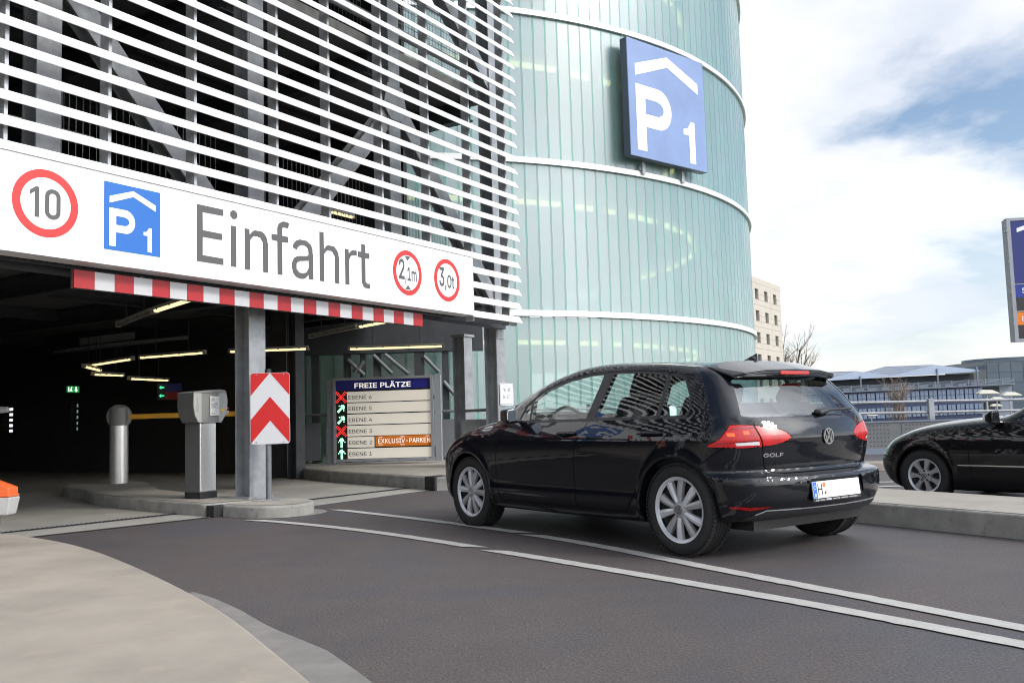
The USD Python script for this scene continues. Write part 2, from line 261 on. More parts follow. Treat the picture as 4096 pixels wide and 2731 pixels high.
# ================================================================ ground
def sheet(poly, z, thick=.0):
    P_ = poly if hasattr(poly, 'geom_type') else sg.Polygon(poly)
    mb = MB()
    for g in getattr(P_, 'geoms', [P_]):
        v, f = trimesh.creation.triangulate_polygon(g, engine='earcut')
        a, b, c = (v[f[:, k]] for k in range(3)); flip = np.cross(b-a, c-a) < 0; f[flip] = f[flip][:, ::-1]
        mb.add(np.c_[v, np.full(len(v), z)], f)
    return mb
def slab(poly, z0, z1, r=.02):
    """raised island: upright sides and a bevelled top edge"""
    P_ = poly if hasattr(poly, 'geom_type') else sg.Polygon(poly)
    P_ = P_.buffer(0); mb = MB(); c = np.array(P_.exterior.coords)[:-1]
    if shapely.geometry.polygon.orient(P_).exterior.coords[1] != P_.exterior.coords[1]: c = np.array(shapely.geometry.polygon.orient(P_).exterior.coords)[:-1]
    n = len(c); nx = np.roll(c, -1, 0)-c; pv = c-np.roll(c, 1, 0)
    nx /= np.linalg.norm(nx, axis=1)[:, None]; pv /= np.linalg.norm(pv, axis=1)[:, None]
    t = nx+pv; t /= np.linalg.norm(t, axis=1)[:, None]; nrm = np.c_[t[:, 1], -t[:, 0]]
    rings = [np.c_[c, np.full(n, z0)], np.c_[c, np.full(n, z1-r)]]+[np.c_[c-nrm*r*(1-math.cos(a)), np.full(n, z1-r+r*math.sin(a))] for a in (.5, 1.05, math.pi/2)]
    v = np.vstack(rings); i = np.arange(n); j = (i+1) % n; f = []
    for k in range(len(rings)-1): f += [np.stack([k*n+i, k*n+j, (k+1)*n+j], 1), np.stack([k*n+i, (k+1)*n+j, (k+1)*n+i], 1)]
    mb.add(v, np.vstack(f)); top = sg.Polygon(rings[-1][:, :2]).buffer(0); s = sheet(top, z1)
    for vv, ff in zip(s.v, s.f): mb.v.append(vv); mb.f.append(ff+mb.n); mb.n += len(vv)
    return mb
def smooth_poly(pts, k=6):
    from scipy.interpolate import splprep, splev
    p = np.array(pts, float); tck, u = splprep(p.T, s=0, k=min(3, len(p)-1)); return np.stack(splev(np.linspace(0, 1, k*len(p)), tck), 1)

obj('terrain', sheet(sg.Polygon(circ(0, 0, 2600, 24)), -7.0), 'terrain', kind='structure', label='flat ground far below the raised parking deck', cat='ground')
DECK = sg.Polygon([(-40, -22), (16, -22), (16, 20.2), (3, 20.2), (-1, 19.2), (-40, 60)])
EXIT = sg.Polygon([(2.55, 9.35), (3.35, 9.05), (7.2, 2.2), (16, 2.2), (16, 17.0), (2.3, 17.0)])
obj('asphalt_road', sheet(DECK.difference(EXIT), 0.0), 'asphalt', kind='structure', label='grey-brown asphalt roadway in front of the car park', cat='road')
obj('exit_lane', sheet(EXIT.buffer(.3), -.17), 'asphalt', kind='structure', label='lower asphalt exit lane behind the kerb strip', cat='road')
obj('lane_edge', MB().prism(EXIT.buffer(.02).difference(EXIT), -.2, -.001), 'kerb_concrete', kind='structure')
obj('deck_underside', MB().prism(DECK.buffer(.3), -1.2, -.2), 'kerb_concrete', kind='structure')

EDGE = [(-9.6, 2.6), (-7.0, 5.8), (-4.49, 8.69), (-3.94, 9.30), (-3.35, 9.99), (-2.43, 11.02), (-1.45, 12.62), (-.4, 14.2), (2.0, 17.6)]
FLOOR = sg.Polygon(EDGE+[(2.0, 19.0), (-3, 19.0), (-30, 50), (-40, 40), (-26, 2)])
obj('garage_floor', sheet(FLOOR, .004), 'floor_concrete', kind='structure', label='smooth grey concrete floor of the garage entrance', cat='floor')
# drain with grating bars
DR = smooth_poly([(-6.6, 7.2), (-5.02, 9.09), (-4.63, 9.57), (-3.89, 10.5), (-2.66, 11.95), (-2.16, 12.64), (-1.69, 13.30), (-.9, 14.4)])
dline = sg.LineString(DR)
t = thing('drain_channel', 'black slotted drain strip across the garage entrance floor', 'drain', kind=None)
obj('channel', sheet(dline.buffer(.055, cap_style=2), .008), 'drain_black', t)
mb = MB()
for s_ in np.arange(.1, dline.length, .05):
    a, b = dline.interpolate(s_), dline.interpolate(s_+.01); d_ = np.array([b.x-a.x, b.y-a.y]); d_ /= np.linalg.norm(d_); nn_ = np.array([-d_[1], d_[0]])
    mb.bar((*(np.array([a.x, a.y])-nn_*.05), .010), (*(np.array([a.x, a.y])+nn_*.05), .010), .012, .006)
obj('grate_bar', mb, 'steel_dark', t, kind='stuff')
obj('edge_seal', sheet(sg.LineString([(-5.8, 7.15), (-4.49, 8.69), (-3.94, 9.30), (-3.35, 9.99)]).buffer(.018, cap_style=2), .009), 'drain_black', label='black sealing joint along the edge of the asphalt', cat='joint', kind='structure')

AP = smooth_poly([(-4.46, 7.99), (-3.96, 7.59), (-3.49, 7.15), (-3.02, 6.62), (-2.35, 5.75), (-1.72, 4.86), (-1.23, 4.09), (-.91, 3.52), (-.69, 3.12), (-.36, 2.4), (-.02, 1.4), (.3, 0), (.5, -3)])
obj('pavement', slab([tuple(p) for p in AP]+[(.5, -12), (-30, -12), (-30, 9), (-9, 9.6), (-6, 8.9)], 0, .12, .025), 'apron_concrete', kind='structure', smooth=35, label='pale beige concrete pavement curving in the near left corner', cat='pavement')
GU = [(-1.94, 5.52), (-1.73, 5.28), (-1.5, 4.96), (-1.26, 4.58), (-1.13, 4.4), (-.98, 4.21), (-.83, 4.01), (-.66, 3.70), (-.3, 3.0), (0.1, 2.0), (.5, .4), (.9, -3)]
obj('gutter', sheet(sg.Polygon(GU+[(.4, -3), (.1, 0), (-.2, 1.4), (-.55, 2.4), (-.86, 3.12), (-1.1, 3.52), (-1.4, 4.09), (-1.9, 4.86), (-2.1, 5.2)]), .006), 'gutter_concrete', kind='structure', label='grey concrete gutter beside the curved pavement', cat='gutter')

# painted lines: worn, slightly wavy
def line(c, w, lab, skew=(0, 0)):
    """painted line of width w along the points c, its ends cut at a slant, its edges slightly ragged"""
    C = smooth_poly(c, 12); d_ = np.gradient(C, axis=0); d_ /= np.linalg.norm(d_, axis=1)[:, None]; n_ = np.c_[-d_[:, 1], d_[:, 0]]
    U, L_ = C+n_*w/2, C-n_*w/2
    U[0] -= d_[0]*skew[0]; L_[0] += d_[0]*skew[0]; U[-1] -= d_[-1]*skew[1]; L_[-1] += d_[-1]*skew[1]
    U[1:-1] += rng.normal(0, .0025, U[1:-1].shape); L_[1:-1] += rng.normal(0, .0025, L_[1:-1].shape)
    obj('road_line', sheet(sg.Polygon(np.vstack([U, L_[::-1]])).buffer(0), .006), 'road_paint', kind='structure', label=lab, cat='road marking')
line([(-2.74, 9.58), (-1.82, 8.79), (-1.17, 8.11), (-.66, 7.50), (-.33, 7.08)], .115, 'short white line nearest the camera, starting at the round kerb island', (-.10, -.10))
line([(-.18, 6.87), (.27, 6.29), (.92, 5.42), (1.41, 4.745), (1.77, 4.20), (2.26, 3.45)], .115, 'long white line nearer the camera, running to the lower right', (-.10, 0))
line([(-2.04, 10.45), (-1.48, 9.80), (-1.02, 9.25), (-.40, 8.46), (.05, 7.86)], .115, 'short white line in front of the car, by its front wheel', (-.10, -.10))
line([(.11, 7.72), (.62, 6.925), (1.045, 6.14), (1.545, 5.225), (1.92, 4.545), (2.41, 3.65)], .115, 'long white line beside the hatchback, running to the lower right', (-.10, 0))
obj('road_line', sheet([(4.2, 14.16), (7.2, 14.0), (7.2, 14.14), (4.2, 14.30)], -.164), 'road_paint', kind='structure', label='white line on the exit lane beyond the kerb, farther one', cat='road marking')
obj('road_line', sheet([(4.0, 13.38), (7.2, 13.16), (7.2, 13.33), (4.0, 13.55)], -.164), 'road_paint', kind='structure', label='white line on the exit lane beyond the kerb, nearer one', cat='road marking')

# kerb islands
ISL = smooth_poly([(-6.35, 15.15), (-6.9, 14.95), (-7.05, 14.5), (-6.21, 13.09), (-5.65, 12.24), (-5.12, 11.63), (-3.95, 10.55), (-3.38, 10.08)], 5)
t = thing('kerb_island', 'long pointed concrete kerb island carrying the ticket machine', 'kerb')
obj('body', slab([tuple(p) for p in ISL]+[(-2.72, 10.62), (-3.2, 11.05), (-4.35, 12.05), (-4.95, 12.75), (-5.95, 14.75)], 0, .142, .025), 'kerb_concrete', t, smooth=35)
obj('top', sheet(sg.Polygon([tuple(p) for p in ISL]+[(-2.72, 10.62), (-3.2, 11.05), (-4.35, 12.05), (-4.95, 12.75), (-5.95, 14.75)]).buffer(-.05), .146), 'island_top', t)
RI = smooth_poly([(-3.27, 10.12), (-3.1, 9.97), (-2.88, 9.82), (-2.64, 9.74), (-2.40, 9.81), (-2.26, 10.02), (-2.27, 10.3), (-2.45, 10.6), (-2.68, 10.66)], 4)
obj('rubber_joint', slab([(-3.40, 10.07), (-3.29, 9.985), (-2.69, 10.64), (-2.78, 10.72)], 0, .125, .01), 'rubber_black', label='black rubber joint between the long and the round kerb island', cat='joint')
t = thing('kerb_island', 'small rounded pale concrete kerb island under the chevron sign', 'kerb')
obj('body', slab([tuple(p) for p in RI], 0, .13, .03), 'kerb_concrete', t, smooth=35)
obj('top', sheet(sg.Polygon([tuple(p) for p in RI]).buffer(-.045), .134), 'island_top', t)
obj('road_patch', sheet(sg.Point(-2.62, 10.22).buffer(.50), .0035), 'gutter_concrete', kind='structure', label='grey concrete collar round the small kerb island', cat='patch')
BI = smooth_poly([(-4.62, 18.6), (-4.45, 18.0), (-3.3, 15.7), (-2.4, 14.5), (-1.82, 13.77), (-1.16, 12.88)], 5)
t = thing('kerb_island', 'raised concrete kerb platform under the blue-headed parking board', 'kerb')
obj('body', slab([tuple(p) for p in BI]+[(-.5, 12.9), (1.2, 15.2), (1.0, 18.2), (-1, 18.75), (-3, 18.8)], 0, .185, .025), 'kerb_concrete', t, smooth=35)
obj('top', sheet(sg.Polygon([tuple(p) for p in BI]+[(-.5, 12.9), (1.2, 15.2), (1.0, 18.2), (-1, 18.75), (-3, 18.8)]).buffer(-.05), .189), 'island_top', t)
obj('rubber_joint', slab([(-1.30, 13.06), (-1.14, 12.845), (-.95, 13.1), (-1.1, 13.3)], .0, .193, .01), 'rubber_black', label='black rubber joint at the right end of the board platform kerb', cat='joint')
kd = np.array([.49, -.872]); kn = np.array([.872, .49]); k0 = np.array([3.01, 7.77])
q0 = k0-kd*2.6; q1 = k0+kd*7
t = thing('kerb_island', 'long concrete kerb strip between the hatchback and the dark car', 'kerb')
nose = [tuple(q0+kn*.60-kd*.62+np.array([math.cos(a)*.0, 0])) for a in (0,)]
KP = [tuple(q1), tuple(q1+kn*1.2), tuple(q0+kn*1.2), tuple(q0+kn*1.0-kd*.35), tuple(q0+kn*.6-kd*.5), tuple(q0+kn*.2-kd*.35), tuple(q0)]
obj('body', slab(KP, -.2, .178, .02), 'kerb_concrete', t, smooth=35)
obj('top', sheet(sg.Polygon(KP).buffer(-.03), .182), 'island_top', t)

# ================================================================ garage: local frame x along the facade, y into the building
AZ = .5653
Dv = np.array([math.sin(AZ), math.cos(AZ), 0]); Nv = np.array([math.cos(AZ), -math.sin(AZ), 0])
GM = np.eye(4); GM[:3, 0] = Dv; GM[:3, 1] = -Nv; GM[:3, 3] = Nv*-7.65
def W(d, v, z=0.): return GM[:3, :3]@np.array([d, v, z])+GM[:3, 3]
def GMo(d, v, z=0, rz=0): return GM@TR(d, v, z, rz)
garage = thing('parking_garage', 'steel framed multi-storey car park with white slatted facade', 'building', GM)
ZL0, DZL = 2.498, .22096
TOP = 38
# louvers: blade leaning outwards-down, with a small bottom lip
def louver(d0, d1, z):
    prof = [(0, .0), (.006, -.006), (.016, -.004), (.018, .010), (.070, .096), (.066, .104), (.056, .100), (.004, .014)]
    v = []; n = len(prof)
    for dd, sk in ((d0, 0), (d1, 0)):
        for (y, zz) in prof: v.append((dd, y, z+zz))
    i = np.arange(n); j = (i+1) % n
    f = np.vstack([np.stack([i, i+n, j], 1), np.stack([j, i+n, j+n], 1)])
    c0, _ = trimesh.creation.triangulate_polygon(sg.Polygon(prof), engine='earcut'), 0
    tri = np.array(c0[1]); pv = np.array(c0[0]); idx = np.array([int(np.argmin(np.hypot(*(np.array(prof)-p).T))) for p in pv]); tri = idx[tri]
    f = np.vstack([f, tri, tri[:, ::-1]+n])
    m = trimesh.Trimesh(np.array(v), f, process=False); trimesh.repair.fix_normals(m); return m
for k in range(0, TOP):
    z = ZL0+DZL*k
    if k < 4: obj('louver', louver(11.02, 12.394, z), 'louver_white', garage)
    else:
        for a, b in ((-8.6, -3.385), (-3.38, 1.874), (1.878, 7.132), (7.136, 12.394)): obj('louver', louver(a, b, z), 'louver_white', garage)
ZT = ZL0+DZL*TOP
# mullion fins
MU = [-7.9, -6.86, -5.86, -4.86, -3.86, -2.86, -1.86, -.86, .14, 1.14, 2.14, 3.14, 4.137, 5.121, 6.109, 7.248, 8.102, 9.099, 10.113, 11.133, 12.135]
for d_ in MU:
    zb = 2.45 if d_ > 11 else 3.30
    obj('mullion', MB().box(d_-.004, d_+.030, .085, .22, zb, ZT), 'mullion', garage)
# columns
B = .246
def col(d0, v0, z0, z1, nm='column'):
    obj(nm, MB().hbeam((d0+B/2, v0+B/2, z0), (d0+B/2, v0+B/2, z1), B, B, up=(0, 1, 0)), 'galvanised', garage)
for d0, z0 in ((-5.5, 0), (-3.0, 2.75), (-.45, 2.75), (2.14, 0), (4.71, 2.75), (7.282, .10), (9.885, 2.75), (12.524, .0)): col(d0, .6, z0, ZT)
for d0 in (7.282, 12.524): obj('base_plate', MB().box(d0-.06, d0+B+.06, .55, .6+B+.05, .142 if d0 < 8 else .004, .165 if d0 < 8 else .03), 'galvanised', garage)
for d0 in (7.282, 12.524):
    for z in (2.30, 5.55): obj('splice_plate', MB().box(d0+.02, d0+B-.02, .588, .599, z, z+.22), 'galvanised', garage)
col(12.86, 1.5, 0, 2.42)
obj('column_cap', MB().box(12.83, 13.14, 1.47, 1.78, 2.42, 2.46), 'galvanised', garage)
# truss diagonals (H sections, flange to the street)
for a, b in (((4.83, 5.62), (7.40, 2.87)), ((7.42, 2.70), (10.01, 5.47)), ((10.01, 5.73), (12.65, 2.86)), ((4.83, 5.62), (2.26, 2.87)), ((-.33, 5.62), (2.26, 2.87)), ((-.33, 5.62), (-2.9, 2.87)),
             ((4.83, 9.0), (7.40, 6.6)), ((7.42, 6.6), (10.01, 9.0)), ((10.01, 9.0), (12.65, 6.6)), ((2.26, 6.6), (4.83, 9.0))):
    p, q = np.array([a[0], .73, a[1]]), np.array([b[0], .73, b[1]])
    obj('diagonal_brace', MB().hbeam(p, q, B, .20, up=(0, 1, 0)), 'galvanised', garage)
for d_, z in ((10.01, 5.62), (4.83, 5.55), (-.33, 5.55)): obj('gusset_plate', MB().prism([(-.17, .22), (.17, .22), (.26, -.12), (.10, -.30), (-.10, -.30), (-.26, -.12)], -.006, .006, frame((d_, .590, z), np.array([1., 0, 0]), np.array([0, 0, 1.]), np.array([0, -1., 0]))), 'galvanised', garage)
# horizontal steel
obj('edge_beam', MB().hbeam((-8.5, .98, 2.78), (12.75, .98, 2.78), .2, .22), 'galvanised_dark', garage)
obj('sign_rail', MB().box(1.0, 12.7, .30, .36, 2.50, 2.56).box(1.0, 12.7, .52, .58, 2.46, 2.54), 'steel_dark', garage)
for zz in (6.895, 10.2): obj('tube_beam', MB().tube((-8.5, .92, zz), (12.62, .92, zz), .072, n=18), 'galvanised', garage, smooth=40)
# decks
DEPTH = 24.
decks = []
for zt, nm in ((3.45, 'deck'), (6.62, 'deck'), (9.80, 'deck')):
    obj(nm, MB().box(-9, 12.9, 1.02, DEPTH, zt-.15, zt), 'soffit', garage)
    obj('deck_kerb', MB().box(-9, 12.9, .99, 1.015, zt-.165, zt+.03), 'deck_edge', garage)
    for d_ in (-5.38, -.33, 2.26, 4.83, 7.40, 10.01, 12.65): obj('cross_beam', MB().hbeam((d_, 1.1, zt-.32), (d_, DEPTH, zt-.32), .2, .34), 'steel_dark', garage)
    for v_ in (3.4, 6.2, 9.0, 14., 19.): obj('joist', MB().hbeam((-9, v_, zt-.26), (12.9, v_, zt-.26), .14, .2), 'steel_dark', garage)
# mesh railings, one panel per bay
bays = [(-5.2, -2.9), (-2.75, -.4), (-.2, 2.1), (2.4, 4.68), (4.98, 7.25), (7.55, 9.86), (10.16, 12.5)]
for lv, z0 in enumerate((3.45, 6.62, 9.8)):
    for a, b in bays:
        m = MB().box(a, b, 1.06, 1.10, z0+1.07, z0+1.11)
        obj('handrail', m, 'galvanised', garage)
        m = MB()
        for x in np.arange(a+.04, b, .078): m.box(x-.0025, x+.0025, 1.080, 1.086, z0+.06, z0+1.07)
        for z in (.08, .30, .56, .82, 1.04): m.box(a, b, 1.074, 1.080, z0+z-.004, z0+z+.004)
        obj('railing_mesh', m, 'wire_steel', garage)
# enclosure of the ground floor and dark decks
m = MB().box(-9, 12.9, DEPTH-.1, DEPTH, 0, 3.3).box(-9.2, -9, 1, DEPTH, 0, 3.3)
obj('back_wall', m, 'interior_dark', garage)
# right wall with two slatted slots
m = MB(); lo, hi = 1.0, 1.70
for a, b in ((5.9, 12.95), (13.25, 15.8), (16.25, DEPTH)): m.box(12.9, 13.05, a, b, 0, 3.3)
for a, b in ((12.95, 13.25), (15.8, 16.25)): m.box(12.9, 13.05, a, b, 0, lo).box(12.9, 13.05, a, b, hi, 3.3)
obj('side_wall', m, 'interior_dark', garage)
for a, b in ((12.95, 13.25), (15.8, 16.25)):
    m = MB()
    for z in np.arange(lo+.07, hi, .14): m.box(12.93, 12.97, a-.02, b+.02, z, z+.065)
    obj('slats', m, 'steel_dark', garage)
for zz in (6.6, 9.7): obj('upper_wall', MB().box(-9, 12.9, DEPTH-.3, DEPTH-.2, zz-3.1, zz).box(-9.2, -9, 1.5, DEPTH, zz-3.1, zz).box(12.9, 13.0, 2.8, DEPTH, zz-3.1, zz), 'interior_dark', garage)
for d_, v_ in ((4.8, 8.), (4.8, 14.), (0, 9.), (11.9, 4.6)): obj('inner_column', MB().hbeam((d_, v_, 0), (d_, v_, 3.2), .22, .22, up=(0, 1, 0)), 'steel_dark', garage)
obj('inner_column', MB().box(12.05, 12.45, 5.0, 5.4, 0, 3.2).box(12.5, 12.6, 5.3, 5.5, 0, 3.2), 'steel_dark', garage)
obj('inner_parapet', MB().box(8.6, 8.66, 10.2, 13.5, .35, 1.0), 'galvanised_dark', garage)
obj('head_beam', MB().hbeam((12.95, 1.3, 3.02), (12.95, 6.4, 3.02), .2, .3), 'steel_dark', garage)
obj('end_slab', MB().prism([(12.9, 1.02), (13.9, 1.9), (14.0, 6.6), (12.9, 6.6)], 3.05, 3.40), 'soffit', garage)
# dark steel frame between the board and the glass tower
bf = thing('bracing_frame', 'dark steel frame with slanting tubes behind the parking board', 'frame', TR(0, 18.5, 0))
for x, w_ in ((-4.02, .14), (-3.37, .13), (-3.05, .10), (-2.76, .14), (-1.90, .19), (-1.37, .13), (-1.07, .18), (-4.75, .2)): obj('post', MB().hbeam((x, 0, .0), (x, 0, 3.1), w_, w_, up=(0, 1, 0)), 'steel_dark', bf)
zz = lambda y: .98+(968-(1250+y*.478)/1.7415)/2089*18.5
xx = lambda x: ((1150+x*.478)/1.7415-1176)/2089*18.5
for a, b, c, d in ((505, 385, 640, 520), (720, 355, 870, 510), (815, 350, 1010, 520), (1140, 375, 1265, 515), (1300, 590, 1460, 790), (560, 500, 640, 400)): obj('bracing_tube', MB().tube((xx(a), -.1, zz(b)), (xx(c), -.1, zz(d)), .042, n=10), 'galvanised_dark', bf, smooth=40)
obj('head_beam', MB().box(-5.0, -.6, -.12, .25, 2.38, 3.05), 'steel_dark', bf)
obj('handrail', MB().tube((-5.0, -.15, 1.16), (-.7, -.15, 1.16), .028), 'galvanised_dark', bf, smooth=40)
for a, b in ((-4.9, -3.9), (-3.8, -2.0), (-1.9, -.9)): obj('perforated_panel', MB().box(a, b, -.12, -.10, .25, 1.0), 'perforated', bf)

# ---- lamps: ceiling strip lights, lit
def strip_lamp(p, q, lab, M=None, lit=1.0, z=None):
    p, q = np.array(p, float), np.array(q, float); a = (q-p)/np.linalg.norm(q-p); L = np.linalg.norm(q-p)
    t = thing('strip_lamp', lab, 'lamp', GM@frame(p, a, np.cross([0, 0, 1.], a), np.array([0, 0, 1.])), 'yellowish strip lamps hung under the garage ceilings' if lit else None)
    prof = [(0, .0)]
    m = MB(); th = np.linspace(math.pi, 2*math.pi, 9); pts = [(math.cos(x)*.034, math.sin(x)*.034) for x in th]
    m.prism(pts, .03, L-.03, frame((0, 0, 0), np.array([0, 1., 0]), np.array([0, 0, 1.]), np.array([1., 0, 0])))
    obj('diffuser', m, 'lamp_glow' if lit else 'lamp_off', t)
    obj('housing', MB().box(0, L, -.04, .04, .001, .04).box(-.012, .028, -.036, .036, -.034, .0005).box(L-.028, L+.012, -.036, .036, -.034, .0005), 'lamp_housing', t)
    m = MB()
    for x in np.linspace(.15, L-.15, 4): m.box(x-.010, x+.010, -.043, .043, -.010, .012)
    obj('clip', m, 'steel_dark', t, kind='stuff')
    for x in (.25*L, .75*L): obj('hanger', MB().tube((x, 0, .05), (x, 0, .6), .006, n=6), 'steel_dark', t)
def at(scale, d, v, z): return d*scale, (v+7.65)*scale-7.65, .9785+(z-.9785)*scale
def lampz(P_, Q_, sc, lab): strip_lamp(at(sc, *P_, 2.3), at(sc, *Q_, 2.3), lab)
strip_lamp((7.13, 2.12, 2.45), (6.63, .56, 2.45), 'near strip lamp half hidden above the left end of the striped height bar')
strip_lamp((7.72, 3.75, 2.44), (7.16, 2.20, 2.45), 'unlit strip lamp in line behind the near lamp at the left of the height bar', lit=0)
lampz((10.43, 7.08), (10.6, 5.49), 1.0, 'strip lamp level and long, deep in the garage left of the entrance column')
lampz((10.91, 9.37), (10.5, 7.4), .97, 'short slanting strip lamp deep in the garage, uppermost of the left cluster')
lampz((10.95, 9.66), (11.99, 10.69), .90, 'strip lamp seen end-on deep in the garage, at the left of its cluster')
lampz((12.62, 11.96), (13.53, 12.11), .82, 'short strip lamp under the two others of the left cluster')
lampz((14.47, 13.25), (15.94, 13.64), .76, 'strip lamp just above the small dark sign with green arrows')
lampz((10.79, 5.08), (11.43, 3.81), 1.0, 'strip lamp partly hidden behind the entrance column')
lampz((12.06, 3.44), (12.93, 1.99), 1.0, 'strip lamp hung right above the blue-headed parking board')
strip_lamp((10.44, 1.72, 2.45), (10.08, .60, 2.45), 'strip lamp half hidden above the right end of the striped height bar')
strip_lamp((11.0, 3.32, 2.44), (10.47, 1.80, 2.45), 'unlit strip lamp in line behind the lamp at the right of the height bar', lit=0)
strip_lamp((4.9, 2.2, 4.42), (6.3, 2.2, 4.42), 'strip lamp behind the slats and wire mesh above the round 10 sign')
strip_lamp((10.6, 2.6, 4.42), (11.3, 2.6, 4.42), 'strip lamp behind the slats above the round 2,1m sign')

# ================================================================ entrance sign
sg_t = thing('entrance_sign', 'long white entrance sign reading Einfahrt across the car park front', 'sign', GM)
ZB, ZT2 = 2.530, 3.372
for a, b in ((.6, 2.80), (2.80, 4.832), (4.832, 6.865), (6.865, 9.962), (9.962, 10.994)):
    obj('panel', rbox(a+.0015, b-.0015, -.03, .22, ZB, ZT2, .006, 1), 'sign_white', sg_t)
obj('top_cap', MB().box(.6, 10.994, -.045, .23, ZT2, ZT2+.03), 'louver_white', sg_t)
obj('bottom_lip', MB().box(.6, 10.994, -.04, .20, ZB-.022, ZB-.002), 'louver_white', sg_t)
FY = -.0305
SF = frame((0, FY, 0), np.array([1., 0, 0]), np.array([0, 0, 1.]), np.array([0, -1., 0]))
def plate(mb, poly, M, z0=.0, z1=.003): return mb.prism(poly, z0, z1, M)
def lettering(s, h, x, z, M, width=None, bold=False, z0=.001, z1=.004, mb=None, thin=1.):
    v, f = text(s, h, width, bold, z1-z0); v = v+[x, z, z0]; M = np.asarray(M)
    v = v@M[:3, :3].T+M[:3, 3]
    return (mb or MB()).add(v, f)
def prohibition(x, z, r, parent, w=.072):
    obj('red_ring', plate(MB(), circ(x, z, r, 20).difference(circ(x, z, r-w, 20)), SF), 'sign_red', parent)
e10 = obj('speed_emblem', plate(MB(), circ(4.45, 2.973, .228, 20), SF, 0, .002), 'sign_white', sg_t)
prohibition(4.45, 2.973, .300, sg_t)
one = sg.Polygon([(4.348, 2.84), (4.386, 2.84), (4.386, 3.108), (4.355, 3.108), (4.305, 3.070), (4.305, 3.030), (4.348, 3.062)])
zero = sa.translate(rrect(.142, .270, .068), 4.511, 2.974).difference(sa.translate(rrect(.066, .194, .032), 4.511, 2.974))
obj('numeral', plate(plate(MB(), one, SF, .002, .005), zero, SF, .002, .005), 'sign_grey', sg_t)
def p1_emblem(w, h):
    """roof, P and 1 in a w x h field, lower left at the origin"""
    X = lambda a, b: (a*w, b*h)
    roof = sg.Polygon([X(.090, .79), X(.503, .935), X(.910, .785), X(.910, .690), X(.503, .845), X(.090, .690)])
    st = .115*w; x0, x1, zt, zb, zm = .088*w, .535*w, .622*h, .060*h, .270*h
    bowl = sg.Polygon([(x0, zt), (x1-.17*w, zt), (x1-.17*w, zm), (x0, zm)]).union(sa.scale(circ(0, 0, 1, 24), .17*w+.0, (zt-zm)/2).buffer(0) if False else sa.translate(sa.scale(circ(0, 0, 1, 24), .17*w, (zt-zm)/2), x1-.17*w, (zt+zm)/2))
    inn = sg.Polygon([(x0+st, zt-.11*h), (x1-.20*w, zt-.11*h), (x1-.20*w, zm+.11*h), (x0+st, zm+.11*h)]).union(sa.translate(sa.scale(circ(0, 0, 1, 24), .10*w, (zt-zm)/2-.11*h), x1-.20*w, (zt+zm)/2))
    Pp = bowl.difference(inn).union(sg.box(x0, zb, x0+st, zt))
    o = sg.Polygon([X(.765, .050), X(.842, .050), X(.842, .42), X(.792, .42), X(.755, .365), X(.738, .352), X(.690, .345), X(.690, .295), X(.765, .295)])
    return [roof, Pp, o]
obj('blue_field', plate(MB(), sg.box(5.005, 2.651, 5.610, 3.293), SF, 0, .002), 'sign_blue', sg_t)
for nm, g in zip(('roof_symbol', 'letter', 'numeral'), p1_emblem(.605, .642)): obj(nm, plate(MB(), sa.translate(g, 5.005, 2.651), SF, .002, .005), 'sign_white', sg_t)
obj('lettering', lettering('Einfahrt', .592, 6.046, 2.673, SF, width=2.648), 'sign_grey', sg_t)
for x, tx in ((9.452, '2,1m'), (10.336, '3,0t')):
    obj('emblem', plate(MB(), circ(x, 2.957, .24, 20), SF, 0, .002), 'sign_white', sg_t); prohibition(x, 2.957, .303, sg_t, .066)
    m = MB(); big, rest = tx[0], tx[1:]
    lettering(big, .255, x-.185, 2.868, SF, width=.118, mb=m, z0=.002, z1=.005, bold=True); lettering(rest, .175, x-.055, 2.858, SF, width=.245 if 'm' in tx else .225, mb=m, z0=.002, z1=.005, bold=True)
    obj('lettering', m, 'sign_grey', sg_t)
    if 'm' in tx:
        m = MB()
        for s_ in (1, -1): plate(m, [(x-.062, 2.957+s_*.225), (x+.062, 2.957+s_*.225), (x, 2.957+s_*.165)], SF, .002, .005)
        obj('height_arrow', m, 'sign_grey', sg_t)

# ---- height bar
hb = thing('height_bar', 'red and white striped height limit bar hanging under the Einfahrt sign', 'barrier', GM)
x0, x1, n = 4.830, 9.987, 25
for k in range(n): obj('stripe', MB().box(x0+(x1-x0)*k/n+.0008, x0+(x1-x0)*(k+1)/n-.0008, .15, .175, 2.290, 2.458), 'bar_red' if k % 2 == 0 else 'bar_white', hb)
obj('back_plate', MB().box(x0-.006, x1+.006, .176, .195, 2.284, 2.464), 'steel_dark', hb)
for d_ in (5.55, 7.33, 9.02): obj('chain', MB().tube((d_, .185, 2.46), (d_, .20, 2.52), .007, n=6).box(d_-.02, d_+.02, .17, .21, 2.462, 2.48), 'steel_dark', hb)

# ---- chevron sign
t = thing('chevron_sign', 'red and white chevron sign on a post before the entrance column', 'sign', TR(-2.819, 10.434, .134, math.radians(2)))
obj('post', MB().tube((0, .03, 0), (0, .03, 1.44), .032, n=20), 'galvanised_dark', t, smooth=40)
obj('post_cap', MB().tube((0, .03, 1.44), (0, .03, 1.49), .036, n=16), 'black_plastic', t, smooth=40)
obj('foot_plate', rbox(-.16, .16, -.08, .14, 0, .012, .004, 1), 'galvanised', t)
CF = frame((.031, -.008, 1.04), np.array([1., 0, 0]), np.array([0, 0, 1.]), np.array([0, -1., 0]))
w, h = .447, .812
rr = rrect(w, h, .035)
obj('panel', plate(MB(), rr, CF, 0, .004), 'chev_white', t)
def chev(z): return sg.Polygon([(-w, z-w*1.18), (0, z), (w, z-w*1.18), (w, z-w*1.18-.272), (0, z-.272), (-w, z-w*1.18-.272)])
ri = rrect(w-.006, h-.006, .033)
